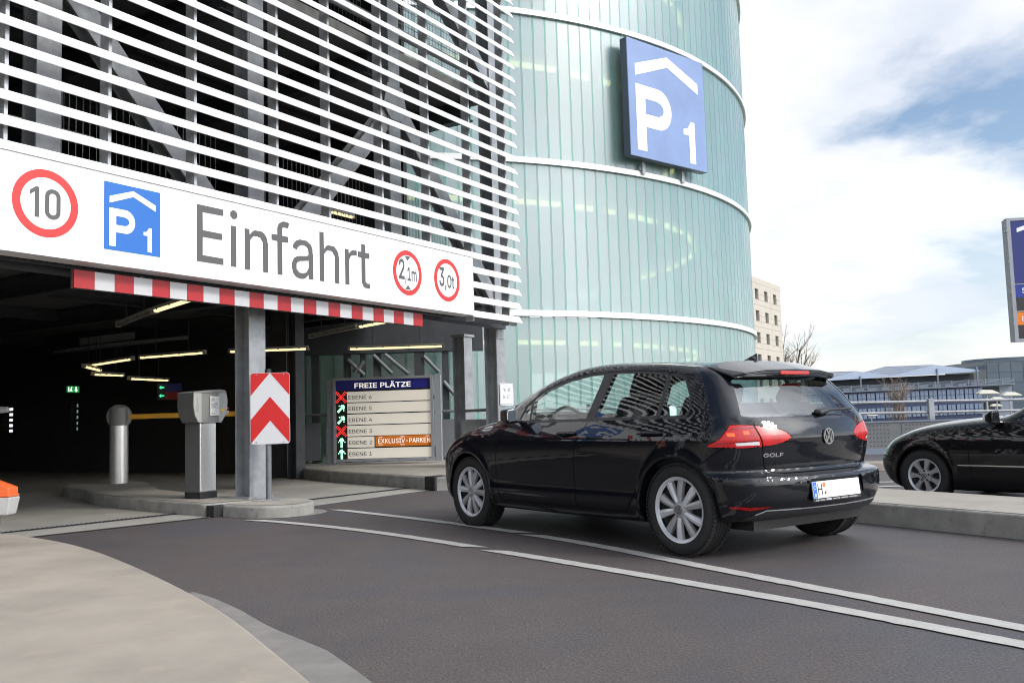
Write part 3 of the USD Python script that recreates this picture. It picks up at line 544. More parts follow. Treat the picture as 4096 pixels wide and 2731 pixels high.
red = ri.intersection(sg.Polygon([(-w, .5), (0, .412), (0, .5)]).union(sg.box(-w, .35, w, .6)).union(sg.box(-w, -.4, w, .6)).difference(sg.Polygon([(-w, .406-w*1.18), (0, .406), (w, .406-w*1.18), (w, -2), (-w, -2)])))
band = ri.intersection(chev(.132))
for g in (red, band):
    obj('red_stripe', plate(MB(), g, CF, .004, .0052), 'chev_red', t)
m = MB()
for sx in (-.155, .155):
    for sz in (.385, -.385): m.tube((.031+sx, -.0125, 1.04+sz), (.031+sx, -.018, 1.04+sz), .007, n=10)
obj('bolt', m, 'galvanised', t, kind='stuff')
obj('bracket', MB().box(-.06, .12, -.006, .06, .78, .81).box(-.06, .12, -.006, .06, 1.27, 1.30), 'galvanised', t)

# ---- ticket machine (aligned with the facade)
t = thing('ticket_machine', 'grey ticket machine with a barrel-shaped head on the kerb island', 'machine', GM)
hp = sg.Polygon([(7.043, 1.037), (6.994, 1.12), (6.973, 1.23), (6.976, 1.387), (7.08, 1.402), (7.346, 1.422), (7.426, 1.414), (7.458, 1.37), (7.471, 1.288), (7.458, 1.18), (7.425, 1.10), (7.377, 1.031)]).buffer(-.012).buffer(.012)
KF = lambda y: frame((0, y, 0), np.array([1., 0, 0]), np.array([0, 0, 1.]), np.array([0, -1., 0]))
obj('pillar', rbox(7.09, 7.325, 1.225, 1.50, .222, 1.04, .016), 'brushed_alu', t, smooth=35)
obj('pillar_side', MB().box(7.083, 7.092, 1.235, 1.49, .222, 1.036), 'machine_shaded', t)  # dark skin paints shade on the left face of the bright pillar
obj('plinth', rbox(7.085, 7.33, 1.22, 1.505, .146, .222, .008), 'black_plastic', t)
obj('head', MB().prism(hp, -.28, .0, KF(1.21)), 'machine_shaded', t)  # darker grey puts the shade of the side faces into the colour
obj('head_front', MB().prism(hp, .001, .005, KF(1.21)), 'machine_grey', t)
for bx in (sg.box(6.9, 1.0, 7.09, 1.386), sg.box(7.335, 1.0, 7.6, 1.41)): obj('front_cover', MB().prism(hp.intersection(bx).buffer(-.003), 0, .008, KF(1.2045)), 'machine_light', t)
obj('lid', MB().prism(hp.intersection(sg.box(6.9, 1.385, 7.6, 1.5)).buffer(.006).intersection(sg.box(6.9, 1.385, 7.6, 1.5)), -.285, .012, KF(1.205)), 'machine_grey', t)
obj('label_sheet', MB().box(7.208, 7.342, 1.1925, 1.1965, 1.115, 1.345), 'paper_white', t)
m = MB(); TF = KF(1.192)
m.prism(sg.box(7.226, 1.285, 7.262, 1.322).difference(sg.box(7.229, 1.288, 7.259, 1.319)), 0, .001, TF).prism([(7.236, 1.312), (7.256, 1.309), (7.254, 1.303), (7.248, 1.303), (7.248, 1.294), (7.243, 1.294), (7.243, 1.304), (7.236, 1.306)], 0, .001, TF)
for k, s_ in enumerate(('Dieser Bereich ist', 'videoüberwacht.', 'This area is', 'monitored by video.')): lettering(s_, .009, 7.222, 1.255-k*.014-(.006 if k > 1 else 0), TF, mb=m, z0=0, z1=.0008)
for k in range(2): lettering('Flughafen Parken', .005, 7.222, 1.145-k*.012, TF, mb=m, z0=0, z1=.0008)
obj('label_print', m, 'ink', t)
v_, f_ = text('SKIDATA', .026, .17, False, .002); R_ = np.array([[0, -1, 0], [1, 0, 0], [0, 0, 1.]])
v_ = v_@R_.T+[7.040, 1.16, .0085]; M_ = KF(1.2045); v_ = v_@M_[:3, :3].T+M_[:3, 3]
obj('maker_lettering', MB().add(v_, f_), 'machine_grey', t)
obj('arrow_sticker', MB().prism([(7.362, 1.190), (7.392, 1.190), (7.392, 1.206), (7.432, 1.178), (7.392, 1.150), (7.392, 1.166), (7.362, 1.166)], .0085, .010, KF(1.2045)), 'arrow_yellow', t)
obj('signal_disc', MB().prism(circ(7.462, 1.175, .055).intersection(sg.Polygon([(7.462, 1.175), (7.6, 1.24), (7.5, 1.4), (7.462, 1.3)])), -.03, -.024, KF(1.2045)), 'sign_red', t)
obj('signal_disc', MB().prism(circ(7.462, 1.175, .055).intersection(sg.box(7.462, 1.0, 7.6, 1.175)), -.03, -.024, KF(1.2045)), 'machine_grey', t)

# ---- barrier: post with round head, boom, cabinet
bw = W(8.813, 5.32)
t = thing('barrier_post', 'grey round post with a disc-shaped head holding the yellow boom', 'post', TR(bw[0], bw[1], .146, 0))
obj('pole', MB().tube((0, 0, 0), (0, 0, .92), .136, n=40), 'brushed_alu', t, smooth=40)
obj('head_disc', MB().lathe([(0, -.06), (.175, -.06), (.19, -.045), (.19, .045), (.175, .06), (0, .06)], 40, frame((0, 0, 1.04), np.array([1., 0, 0]), np.array([0, 0, 1.]), np.array([0, -1., 0]))), 'machine_grey', t, smooth=40)
obj('head_body', MB().tube((0, 0, .90), (0, 0, 1.175), .139, n=40), 'machine_grey', t, smooth=40)
t = thing('barrier_boom', 'yellow barrier boom between the round post and the entrance column', 'barrier', TR(bw[0]+.12, bw[1]-.02, 1.18, math.radians(3)))
obj('arm', MB().mesh(rbox(0, 2.02, -.03, .03, -.039, .039, .012)), 'boom_yellow', t)
t = thing('barrier_cabinet', 'grey barrier cabinet hidden behind the entrance column', 'machine', TR(bw[0]+2.12, bw[1]-.12, .0))
obj('housing', rbox(-.14, .14, -.02, .26, 0, 1.05, .02), 'machine_grey', t); obj('lid', rbox(-.15, .15, -.03, .27, 1.05, 1.30, .03), 'machine_light', t)
bl = W(5.25, 2.0)
t = thing('barrier_boom', 'yellow barrier boom end with grey tip at the left picture edge', 'barrier', TR(bl[0], bl[1], 1.225, AZ*0))
obj('arm', rbox(-3.4, -.07, -.03, .03, -.033, .033, .012), 'boom_yellow', t); obj('tip', MB().tube((-.07, 0, 0), (0, 0, 0), .036, .03, n=16), 'machine_grey', t, smooth=40)

# ---- orange-lidded box at the left edge
t = thing('road_barrier_box', 'grey metal box with an orange lid at the left picture edge', 'box', TR(-3.78, 6.9, .12))
obj('lid', m3.Manifold.batch_hull([m3.Manifold.sphere(.012, 12).translate(p) for p in ((-.0125, -.05, .395), (-.0125, .06, .395), (-.9, -.05, .395), (-.9, .06, .395), (-.012, -.05, .445), (-.012, .06, .445), (-.19, -.02, .52), (-.19, .04, .52), (-.7, -.02, .52), (-.7, .04, .52))]), 'orange_plastic', t, smooth=40)
obj('lid_rim', rbox(-.92, .006, -.07, .08, .384, .402, .008), 'orange_plastic', t)
obj('body', m3.Manifold.batch_hull([m3.Manifold.sphere(.01, 12).translate(p) for p in ((-.0, -.06, .372), (0, .07, .372), (-.91, -.06, .372), (-.91, .07, .372), (-.02, -.05, .262), (-.02, .06, .262), (-.89, -.05, .262), (-.89, .06, .262))]), 'machine_light', t, smooth=40)
obj('leg', rbox(-.30, -.118, -.03, .05, 0, .255, .008), 'machine_grey', t); obj('leg', rbox(-.82, -.64, -.03, .05, 0, .255, .008), 'machine_grey', t)

# ---- FREIE PLÄTZE board
P0, P1_ = np.array([-3.585, 17.50]), np.array([-1.385, 17.26])
ex = np.array([*(P1_-P0), 0.]); BW = np.linalg.norm(ex); ex /= BW
BF = frame((*P0, .189), ex, np.array([0, 0, 1.]), np.cross(ex, [0, 0, 1.]))
t = thing('parking_board', 'free standing parking board headed FREIE PLÄTZE with level rows', 'sign', BF)
px = BW/1035.; U = lambda x: (x-302)*px; Vv = lambda y: (1275-y)*px
obj('post', MB().box(U(302), U(360), Vv(1275), Vv(515), -.09, .01).box(U(288), U(384), 0, .014, -.14, .06), 'board_frame', t)
obj('post', MB().box(U(1283), U(1338), Vv(1258), Vv(497), -.09, .01), 'board_frame', t)
X0, X1, Y0, Y1 = U(366), U(1276), Vv(1248), Vv(504)
fr = sg.box(X0, Y0, X1, Y1).difference(sg.box(U(390), Vv(1225), U(1251), Vv(526)))
obj('frame', MB().prism(fr, .01, .07), 'board_frame', t)
obj('backing', MB().box(X0+.01, X1-.01, Y0+.01, Y1-.01, .0, .035), 'led_black', t)
obj('heading_field', MB().box(U(391), U(1250), Vv(612), Vv(527), .036, .044), 'board_blue', t)
obj('heading_lettering', lettering('FREIE PLÄTZE', Vv(553)-Vv(596), U(562), Vv(597), np.eye(4), width=U(1074)-U(562), bold=True, z0=.0445, z1=.047), 'board_text_white', t)
rows = [(628, 722), (730, 820), (830, 922), (930, 1023), (1030, 1124), (1132, 1222)]
tl = 14/860.
for k, (ya, yb) in enumerate(rows):
    lv = 6-k
    if lv == 2:
        obj('row_panel', MB().box(U(492), U(736), Vv(yb), Vv(ya), .036, .043), 'board_cream', t)
        obj('exclusive_panel', MB().box(U(746), U(1254), Vv(yb-4), Vv(ya-2), .036, .044), 'board_orange', t)
        m = lettering('EXKLUSIV-PARKEN', Vv(1050)-Vv(1090), U(770), Vv(1092), np.eye(4), width=U(1240)-U(770), z0=.0445, z1=.047)
        obj('lettering', m, 'board_text_white', t)
        m = MB()
        for xx in (792, 992, 1218):
            for yy in (1038, 1106):
                if (xx, yy) == (1218, 1106): continue
                for q in range(4): m.prism(circ(U(xx-13+q*9), Vv(yy), .0105, 6).difference(circ(U(xx-13+q*9), Vv(yy), .0078, 6)), .0445, .046)
        obj('ring_logo', m, 'board_text_white', t)
    else: obj('row_panel', MB().box(U(492), U(1251), Vv(yb), Vv(ya), .036, .043), 'board_cream', t)
    obj('row_lettering', lettering(f'EBENE {lv}', (Vv(662)-Vv(695)), U(505), Vv((ya+yb)/2+20), np.eye(4), width=U(718 if lv > 1 else 712)-U(505), z0=.0435, z1=.045), 'ink', t)
    obj('led_panel', MB().box(U(392), U(484), Vv(yb), Vv(ya), .036, .042), 'led_black', t)
    m = MB(); cx, cy = U(438), Vv((ya+yb)/2); s_ = px*11.5
    red_x = lv in (6, 3)
    dots = []
    if red_x:
        for q in np.linspace(-3.6, 3.6, 8):
            for o_ in (-.75, .75): dots += [(q+o_*.6, q-o_*.6), (q+o_*.6, -q+o_*.6)]
    else:
        base = [(x, y) for x in (-.5, .5) for y in np.arange(-3.5, 3.0, 1.)]+[(x, 2.6-abs(x)*.9) for x in np.arange(-2.5, 2.6, 1.)]+[(x, 3.5-abs(x)*.95) for x in np.arange(-1.5, 1.6, 1.)]
        rot = -math.pi/4 if lv in (5, 4) else 0
        dots = [(x*math.cos(rot)-y*math.sin(rot), x*math.sin(rot)+y*math.cos(rot)) for x, y in base]
    for (x, y) in dots: m.prism(circ(cx+x*s_, cy+y*s_, s_*.42, 3), .042, .046)
    obj('red_cross' if red_x else 'green_arrow', m, 'led_red' if red_x else 'led_green', t)
m = MB()
for x in (440, 680, 962, 1202):
    m.tube((U(x), Vv(515), .07), (U(x), Vv(515), .076), .012, n=8); m.tube((U(x), Vv(1237), .07), (U(x), Vv(1237), .076), .012, n=8)
for y in (577, 770, 960, 1150): m.tube((U(1264), Vv(y), .07), (U(1264), Vv(y), .076), .012, n=8)
obj('screw', m, 'galvanised', t, kind='stuff')
obj('hinge', MB().box(U(1276), U(1284), Vv(1225), Vv(1130), .0, .04).box(U(1276), U(1284), Vv(715), Vv(680), .0, .04).box(U(360), U(366), Vv(600), Vv(560), 0, .04), 'black_plastic', t)

# ---- small signs
cs = W(12.768, .6)
t = thing('notice_sign', 'small white sign reading Hier gilt die StVO on the right column', 'sign', GM@frame((12.56, .585, 0), np.array([1., 0, 0]), np.array([0, 0, 1.]), np.array([0, -1., 0])))
obj('panel', MB().prism(sa.translate(rrect(.40, .36, .03), .20, 1.38), 0, .006), 'sign_white', t)
obj('border', MB().prism(sa.translate(rrect(.374, .334, .024), .20, 1.38).difference(sa.translate(rrect(.358, .318, .018), .20, 1.38)), .006, .0075), 'ink', t)
m = lettering('Hier gilt', .075, .075, 1.425, np.eye(4), width=.235, z0=.006, z1=.0075); lettering('die StVO', .075, .082, 1.305, np.eye(4), width=.240, z0=.006, z1=.0075, mb=m)
obj('lettering', m, 'ink', t)
rp = W(12.95, .45)
t = thing('guard_rail', 'galvanised tube railing between the right column and the glass tower', 'railing', GM)
obj('post', rbox(12.70, 12.78, .30, .38, .0, 1.20, .006), 'galvanised', t)
for z in (1.12, .62): obj('rail', MB().tube((12.78, .34, z), (17.2, .34, z), .026), 'galvanised', t, smooth=40)
obj('post', rbox(15.2, 15.28, .30, .38, .0, 1.20, .006), 'galvanised', t)
t = thing('ribbed_railing', 'ribbed metal railing panel between the two right columns', 'railing', GM)
obj('rail', MB().tube((12.86, 1.5, 1.13), (12.66, .85, 1.13), .026), 'galvanised_dark', t, smooth=40)
obj('panel', MB().box(12.70, 12.72, .86, 1.48, .2, .98), 'galvanised', t)
ps = W(12.02, 4.98)
t = thing('pedestrian_sign', 'dim round no-pedestrians sign on a dark column left of the board', 'sign', GM@frame((12.25, 4.985, 1.75), np.array([1., 0, 0]), np.array([0, 0, 1.]), np.array([0, -1., 0])))
obj('panel', MB().prism(circ(0, 0, .21), 0, .004), 'dim_cream', t); obj('red_ring', MB().prism(circ(0, 0, .21).difference(circ(0, 0, .165)), .004, .006), 'dim_red', t)
man = circ(0, .10, .022, 6).union(sg.LineString([(0, .07), (0, -.01), (-.045, -.11)]).buffer(.017)).union(sg.LineString([(0, -.01), (.04, -.11)]).buffer(.015)).union(sg.LineString([(-.05, .0), (0, .06), (.05, .0)]).buffer(.012))
obj('walker_symbol', MB().prism(man, .004, .006), 'ink', t)
# LED guidance sign and exit sign deep inside
g0, g1 = at(.735, 16.86, 15.34, 2.3), at(.735, 18.17, 15.0, 2.3)
gx = np.array(g1)-np.array(g0); gx[2] = 0; GL = np.linalg.norm(gx); gx /= GL
t = thing('guidance_sign', 'small dark sign with green arrows hanging deep in the garage', 'sign', GM@frame((g0[0], g0[1], g0[2]-.36), gx, np.array([0, 0, 1.]), np.cross(gx, [0, 0, 1.])))
obj('housing', MB().box(-.01, GL*1.18, 0, .36, -.04, 0), 'led_black', t)
obj('frame', MB().prism(sg.box(-.01, 0, GL*1.18, .365).difference(sg.box(.0, .008, GL*1.17, .176)).difference(sg.box(0, .184, GL*1.17, .357)), 0, .01), 'steel_dark', t)
obj('blue_field', MB().box(.17, GL*.98, .19, .35, .0, .004), 'dull_blue', t); obj('red_field', MB().box(.17, GL*1.16, .012, .172, .0, .004), 'dull_red', t)
m = lettering('FREIE PLÄTZE', .085, .22, .225, np.eye(4), z0=.004, z1=.006, width=GL*.7); lettering('EXKLUSIV-PARKEN', .085, .22, .05, np.eye(4), z0=.004, z1=.006, width=GL*.85, mb=m)
obj('lettering', m, 'steel_dark', t)
arr = sg.Polygon([(-.055, 0), (-.01, .04), (-.01, .015), (.055, .015), (.055, -.015), (-.01, -.015), (-.01, -.04)])
m = MB().prism(sa.translate(arr, .085, .27), .001, .005).prism(sa.translate(arr, .085, .09), .001, .005).prism(sa.translate(sa.rotate(arr, -135, origin=(0, 0)), GL*1.08, .27), .001, .005)
obj('green_arrow', m, 'led_green_dim', t)
e0 = at(.70, 15.86, 18.0, 2.3)
exd = np.array([math.cos(math.radians(0)), math.sin(math.radians(0)), 0])
t = thing('exit_sign', 'green emergency exit sign glowing in the dark garage', 'sign', GM@frame((e0[0]-.1, e0[1], e0[2]-.12), exd, np.array([0, 0, 1.]), np.cross(exd, [0, 0, 1.])))
obj('panel', MB().box(0, .26, 0, .13, -.03, 0), 'exit_green', t)
m = MB().prism(sa.rotate(sa.translate(arr, .19, .065), 90, origin=(.19, .065)), .001, .003)
m.prism(sg.box(.015, .02, .035, .11).union(sg.LineString([(.09, .10), (.075, .07), (.055, .03)]).buffer(.009)).union(sg.LineString([(.075, .07), (.10, .03)]).buffer(.008)).union(circ(.095, .112, .010, 5)), .001, .003)
obj('symbols', m, 'exit_white', t)
# dark car glimpsed behind the mesh above the sign is a thing of its own
t = thing('parked_car', 'red and blue car bodies glimpsed behind the slats above the 2,1m sign', 'car', GM@TR(10.9, 3.2, 3.45))
obj('body', m3.Manifold.batch_hull([m3.Manifold.sphere(.12, 16).translate(p) for x in (-.6, .75) for y in (.1, 3.6) for p in ((x, y, .4), (x, y+.05, .78))]), 'parked_blue', t, smooth=40)
obj('cabin', m3.Manifold.batch_hull([m3.Manifold.sphere(.1, 16).translate(p) for p in ((-.5, .7, .85), (.65, .7, .85), (-.5, 3.0, .85), (.65, 3.0, .85), (-.38, 1.3, 1.3), (.5, 1.3, 1.3), (-.38, 2.5, 1.3), (.5, 2.5, 1.3))]), 'parked_red', t, smooth=40)
for x in (-.6, .72):
    for y in (.75, 3.0): obj('wheel', MB().tube((x-.09, y, .31), (x+.09, y, .31), .31, n=24), 'rubber_black', t, smooth=40)

# ================================================================ glass tower
TC = np.array([-3.476, 30.202]); TRad = 11.17; TZ0, TDZ = 3.181, 3.40
tower = thing('glass_tower', 'round tower clad in pale green channel glass with white bands', 'tower', TR(TC[0], TC[1], 0))
STEP = 1.545; A0 = -71.30
def glass_panel(a, z0, z1, mb=None):
    """U-shaped channel glass: a flat web and two flanges, seen from outside"""
    h = math.radians(STEP)*TRad/2-.015
    M = frame((0, 0, 0), np.array([-math.sin(a), math.cos(a), 0]), np.array([math.cos(a), math.sin(a), 0]), np.array([0, 0, 1.])); M[:3, 3] = np.array([math.cos(a), math.sin(a), 0])*TRad
    if np.linalg.det(M[:3, :3]) < 0: pass
    poly = [(-h, 0), (h, 0), (h, -.055), (h-.008, -.055), (h-.008, -.009), (-h+.008, -.009), (-h+.008, -.055), (-h, -.055)]
    return (mb or MB()).prism(poly, z0, z1, M)
levels = [(.0, TZ0)]+[(TZ0+TDZ*k, TZ0+TDZ*(k+1)) for k in range(4)]
i0, i1 = -22, 44
rest = MB()
for li, (z0, z1) in enumerate(levels):
    for i in range(i0, i1+28):
        a = math.radians(A0+STEP*(i+.5))
        if i < i1 and li < 4: obj('glass_panel', glass_panel(a, z0+.05, z1-.02), 'tower_glass', tower)
        else: glass_panel(a, z0+.05, z1-.02, rest)
for i in range(140, 186):  # arc of panels added to dim the sky seen through the side wall slots
    for z0, z1 in levels[:2]: glass_panel(math.radians(A0+STEP*(i+.5)), z0+.05, z1-.02, rest)
obj('glass_panel', rest, 'tower_glass', tower, kind='stuff')
for i in range(i0, i1+1):
    a = math.radians(A0+STEP*i); c_, s_ = math.cos(a), math.sin(a)
    M = frame((c_*TRad, s_*TRad, 0), np.array([-s_, c_, 0]), np.array([c_, s_, 0]), np.array([0, 0, 1.]))
    obj('joint_strip', MB().box(-.014, .008, -.05, .005, .05, levels[-1][1], M), 'joint_green', tower)
def ring_arc(r0, r1, z0, z1, a0, a1, n=120):
    th = np.radians(np.linspace(a0, a1, n)); c_, s_ = np.cos(th), np.sin(th)
    v = np.vstack([np.c_[c_*r, s_*r, np.full(n, z)] for r, z in ((r0, z0), (r1, z0), (r1, z1), (r0, z1))]); i = np.arange(n-1); f = []
    for k in range(4):
        a_, b_ = k*n, ((k+1) % 4)*n
        f += [np.stack([a_+i, b_+i, b_+i+1], 1), np.stack([a_+i, b_+i+1, a_+i+1], 1)]
    f += [np.array([[0, n, 2*n], [0, 2*n, 3*n], [n-1, 3*n-1, 2*n-1], [n-1, 4*n-1, 3*n-1]])]
    m = trimesh.Trimesh(v, np.vstack(f), process=False); trimesh.repair.fix_normals(m); return m
for k in range(0, 5):
    z = TZ0+TDZ*k
    obj('band', ring_arc(TRad-.03, TRad+.075, z, z+.095, -113, 38, 160), 'band_white', tower)
    obj('band_lip', ring_arc(TRad-.03, TRad+.055, z+.105, z+.130, -113, 38, 160), 'band_white', tower)
    obj('inner_parapet', ring_arc(TRad-1.2, TRad-1.1, z+.15, z+.62, -113, 38, 120), 'tower_slab', tower)
    obj('floor_slab', ring_arc(4.0, TRad-.12, z-.28, z-.02, -113, 250, 160), 'tower_core', tower)
    m = MB()
    for aa in range(-108, 30, 11):
        a = math.radians(aa); p = np.array([math.cos(a), math.sin(a)])*(TRad-1.7); q = np.array([-math.sin(a), math.cos(a)])
        m.bar((*(p-q*.65), z-.42), (*(p+q*.65), z-.42), .12, .10)
    obj('ramp_lamp', m, 'tower_lamp', tower, kind='stuff')
obj('core', MB().tube((0, 0, 0), (0, 0, levels[-1][1]), 4.0, n=64), 'tower_core', tower, smooth=40)
for aa in range(-105, 40, 24): obj('inner_column', MB().tube(((TRad-.8)*math.cos(math.radians(aa)), (TRad-.8)*math.sin(math.radians(aa)), 0), ((TRad-.8)*math.cos(math.radians(aa)), (TRad-.8)*math.sin(math.radians(aa)), levels[-1][1]), .13, n=14), 'tower_slab', tower, smooth=40)
obj('roof', ring_arc(.0, TRad+.1, levels[-1][1], levels[-1][1]+.2, -180, 180, 100), 'band_white', tower)
# ---- big P1 sign on the tower
pa = math.radians(-50); pn = np.array([math.cos(pa), math.sin(pa), 0]); pt = np.array([-math.sin(pa), math.cos(pa), 0])
pc = np.array([*TC, 0])+pn*(TRad+.33)+pt*.03+np.array([0, 0, 8.345])
PF = frame(pc, pt, np.array([0, 0, 1.]), pn)
t = thing('parking_sign', 'large blue square P 1 parking sign mounted on the glass tower', 'sign', PF)
w, h = 2.80, 2.82
obj('box', rbox(-w/2, w/2, -h/2, h/2, -.22, -.012, .015, 1), 'p1_side', t)
obj('face', rbox(-w/2+.004, w/2-.004, -h/2+.004, h/2-.004, -.02, 0, .006, 1), 'p1_blue', t)
for nm, g in zip(('roof_symbol', 'letter', 'numeral'), p1_emblem(w, h)): obj(nm, plate(MB(), sa.translate(g, -w/2, -h/2), np.eye(4), .0, .004), 'p1_white', t)
for x in (-.72, .72): obj('bracket', MB().box(x-.05, x+.05, -h/2-.30, h/2-.2, -.27, -.222).box(x-.05, x+.05, -h/2-.28, -h/2-.2, -.42, -.27), 'galvanised', t)
# ================================================================ right side: parapet, railing, exit lane edge
t = thing('parapet', 'grey perforated metal parapet along the far edge of the deck', 'wall', TR(0, 19.4))
for k in range(7):
    x = 2.2+k*2.0
    obj('panel', MB().box(x+.006, x+1.994, 0, .04, .115, .655), 'parapet_grey', t)
    m = MB()
    for i in range(24):
        for j in range(6):
            if (i % 8) in (6, 7): continue
            m.box(x+.1+i*.077-.012, x+.1+i*.077+.012, -.003, .0, (.17+j*.085)-.011, (.17+j*.085)+.011)
    obj('perforation', m, 'drain_black', t, kind='stuff')
obj('coping', MB().box(2.2, 16.2, -.02, .06, 0.657, .685), 'far_steel', t)
obj('skirt', MB().box(2.2, 16.2, -.10, .02, .0, .11), 'far_steel', t)
t = thing('kerb_island', 'pale concrete kerb step below the far grey parapet', 'kerb')
obj('body', slab([(2.3, 16.9), (6.4, 16.78), (15, 16.4), (15, 19.5), (2.3, 19.5)], -.2, -.02, .02), 'apron_concrete', t, smooth=35)
t = thing('guard_rail', 'galvanised two-tube railing behind the dark car', 'railing', TR(0, 19.8))
for z in (1.085, .85): obj('rail', MB().tube((2.4, 0, z+.055), (15, -.0, z-.06), .029), 'galvanised', t, smooth=40)
for x in (4.5, 9.03, 13.5): obj('post', rbox(x-.06, x+.06, -.06, .06, -.3, 1.13, .01), 'galvanised', t)

# ================================================================ far parking garage with folded roof (about 300 m off)
FY_ = 300.; K = FY_/110.
fx = lambda x: x*K
fz = lambda z: (z-.9785)*K+.9785
t = thing('far_garage', 'long low far parking garage with pale zigzag roof and blue frames', 'building', TR(fx(48), FY_, 0))
X = lambda x: fx(x)-fx(48)
xl, xr = 30.0, 56.2
SL = (5.07-4.29)/(56.2-37.7)   # the eaves rise to the right in the picture: built level, seen from below
ridge = [(28.0, 4.35), (32.3, 5.15), (36.9, 4.25), (41.6, 5.39), (46.0, 4.74), (50.97, 5.89), (56.2, 5.15)]
zt = lambda z: fz(z)
top = [(X(x), zt(z)) for x, z in ridge]; bot = [(X(56.2), zt(4.93)), (X(28.0), zt(4.05))]
GFR = frame((0, 0, 0), np.array([1., 0, 0]), np.array([0, 0, 1.]), np.array([0, -1., 0]))
obj('gable', MB().prism(sg.Polygon(top+bot).buffer(0), -.3, .3, GFR), 'roof_gable', t)
m = MB()
for (x0_, z0_), (x1_, z1_) in zip(ridge[:-1], ridge[1:]):
    n_ = max(6, int((x1_-x0_)*3.2))
    a = np.array([X(x0_), .3, zt(z0_)]); b = np.array([X(x1_), .3, zt(z1_)])
    m.add([a, b, b+[6, 55, 2.3], a+[6, 55, 2.3]], [[0, 1, 2], [0, 2, 3]])
obj('roof', m, 'roof_metal', t)
m = MB()
for (x0_, z0_), (x1_, z1_) in zip(ridge[:-1], ridge[1:]):
    for q in np.linspace(0, 1, 14):
        p = np.array([X(x0_+(x1_-x0_)*q), .3, zt(z0_+(z1_-z0_)*q)+.02]); m.bar(p, p+[6, 55, 2.3], .25, .12)
obj('roof_rib', m, 'facade_panel', t, kind='stuff')
dz = lambda x: (x-39.2)/(59.2-39.2)*(3.31-2.93)
def slope_box(m, xa, xb, y0, y1, za, zb):
    v = []
    for x in (xa, xb):
        for y in (y0, y1):
            for z in (za, zb): v.append((X(x), y, zt(z+dz(x))))
    v = np.array(v)[[0, 4, 6, 2, 1, 5, 7, 3]]; return m.add(v, CUBE_F)
obj('open_storey', slope_box(MB(), 28, 56.0, 2., 40, 2.9, 4.45), 'far_dark', t)  # solid near-black block paints the shade in the gap under the roof
obj('deck_edge', slope_box(MB(), 28, 60.3, -1.2, 40, 2.86, 2.98), 'far_steel', t)
m = MB()
for z in np.linspace(3.06, 3.62, 7): slope_box(m, 28, 60.3, -1.1, -1.0, z-.018, z+.018)
obj('rail', m, 'far_steel', t, kind='stuff')
for x in np.arange(28.5, 60.3, 2.02): obj('rail_post', slope_box(MB(), x-.05, x+.05, -1.15, -.9, 2.98, 3.68), 'far_steel', t)
for x in (41.9, 51.2, 56.0): obj('roof_column', slope_box(MB(), x-.07, x+.07, -.6, -.2, 2.98, 4.75 if x < 50 else 5.2), 'far_steel', t)
obj('frame_wall', slope_box(MB(), 28, 56.3, -.2, 38, -2.2, 2.86), 'frame_blue', t)
for (za, zb) in ((1.38, 2.62), (-.42, .80)):
    for x in np.arange(29.6, 55.4, 1.072):
        m = slope_box(MB(), x+.09, x+1.0, -.5, -.2, za, zb)
        b_ = obj('facade_panel', m, 'facade_panel', t)
        m = slope_box(MB(), x+.09, x+1.0, -.56, -.5, za+.58, za+.62); slope_box(m, x+.52, x+.56, -.56, -.5, za, zb)
        obj('glazing_bar', m, 'frame_blue', t)
obj('stair_end', slope_box(MB(), 56.4, 60.2, .2, 38, -2.2, 2.86), 'far_steel', t)
obj('stair_opening', slope_box(MB(), 56.7, 58.6, -.1, .2, 1.9, 2.7).mesh(slope_box(MB(), 56.7, 58.6, -.1, .2, -.2, .9).get()), 'far_dark', t)
m = MB()
for z in np.linspace(1.0, 1.85, 5): slope_box(m, 56.6, 58.8, -.5, -.3, z-.03, z+.03)
obj('stair_rail', m, 'far_steel', t)
obj('base', slope_box(MB(), 28, 60.2, -.1, 38, -4., -2.2), 'far_dark', t)
m = MB()
for x in np.arange(38.4, 55.5, 1.55):
    s_ = rng.uniform(.8, 1.0); slope_box(m, x, x+s_, 1.0, 1.6, 3.0, 3.0+rng.uniform(.25, .38))
obj('parked_cars', m, 'facade_panel', t, kind='stuff')
# dark glass building on the right
t = thing('office_block', 'dark glass office block at the right behind the far garage', 'building', TR(fx(61.8), FY_+20, 0))
k2 = (FY_+20)/110.
Z2 = lambda z: (z-.9785)*k2+.9785
w0, w1 = 57.1*k2-fx(61.8), 9*k2
obj('wall', MB().box(w0, w1, 0, 30, -12, Z2(6.14)), 'dark_glass', t)
obj('attic', MB().tube((w0+1.9+16, 17, Z2(6.14)), (w0+1.9+16, 17, Z2(6.62)), 16, n=40), 'dark_frame', t, smooth=40)
for i in range(9):
    for j in range(5):
        x = w0+.4+i*4.3; z = Z2(6.0)-3.6*(j+1)
        obj('pane', MB().box(x, x+4.1, -.15, -.02, z+.1, z+3.4), 'dark_glass', t)
obj('parapet', MB().box(w0-.1, w1, -.2, 30.1, Z2(6.14), Z2(6.20)), 'dark_frame', t)

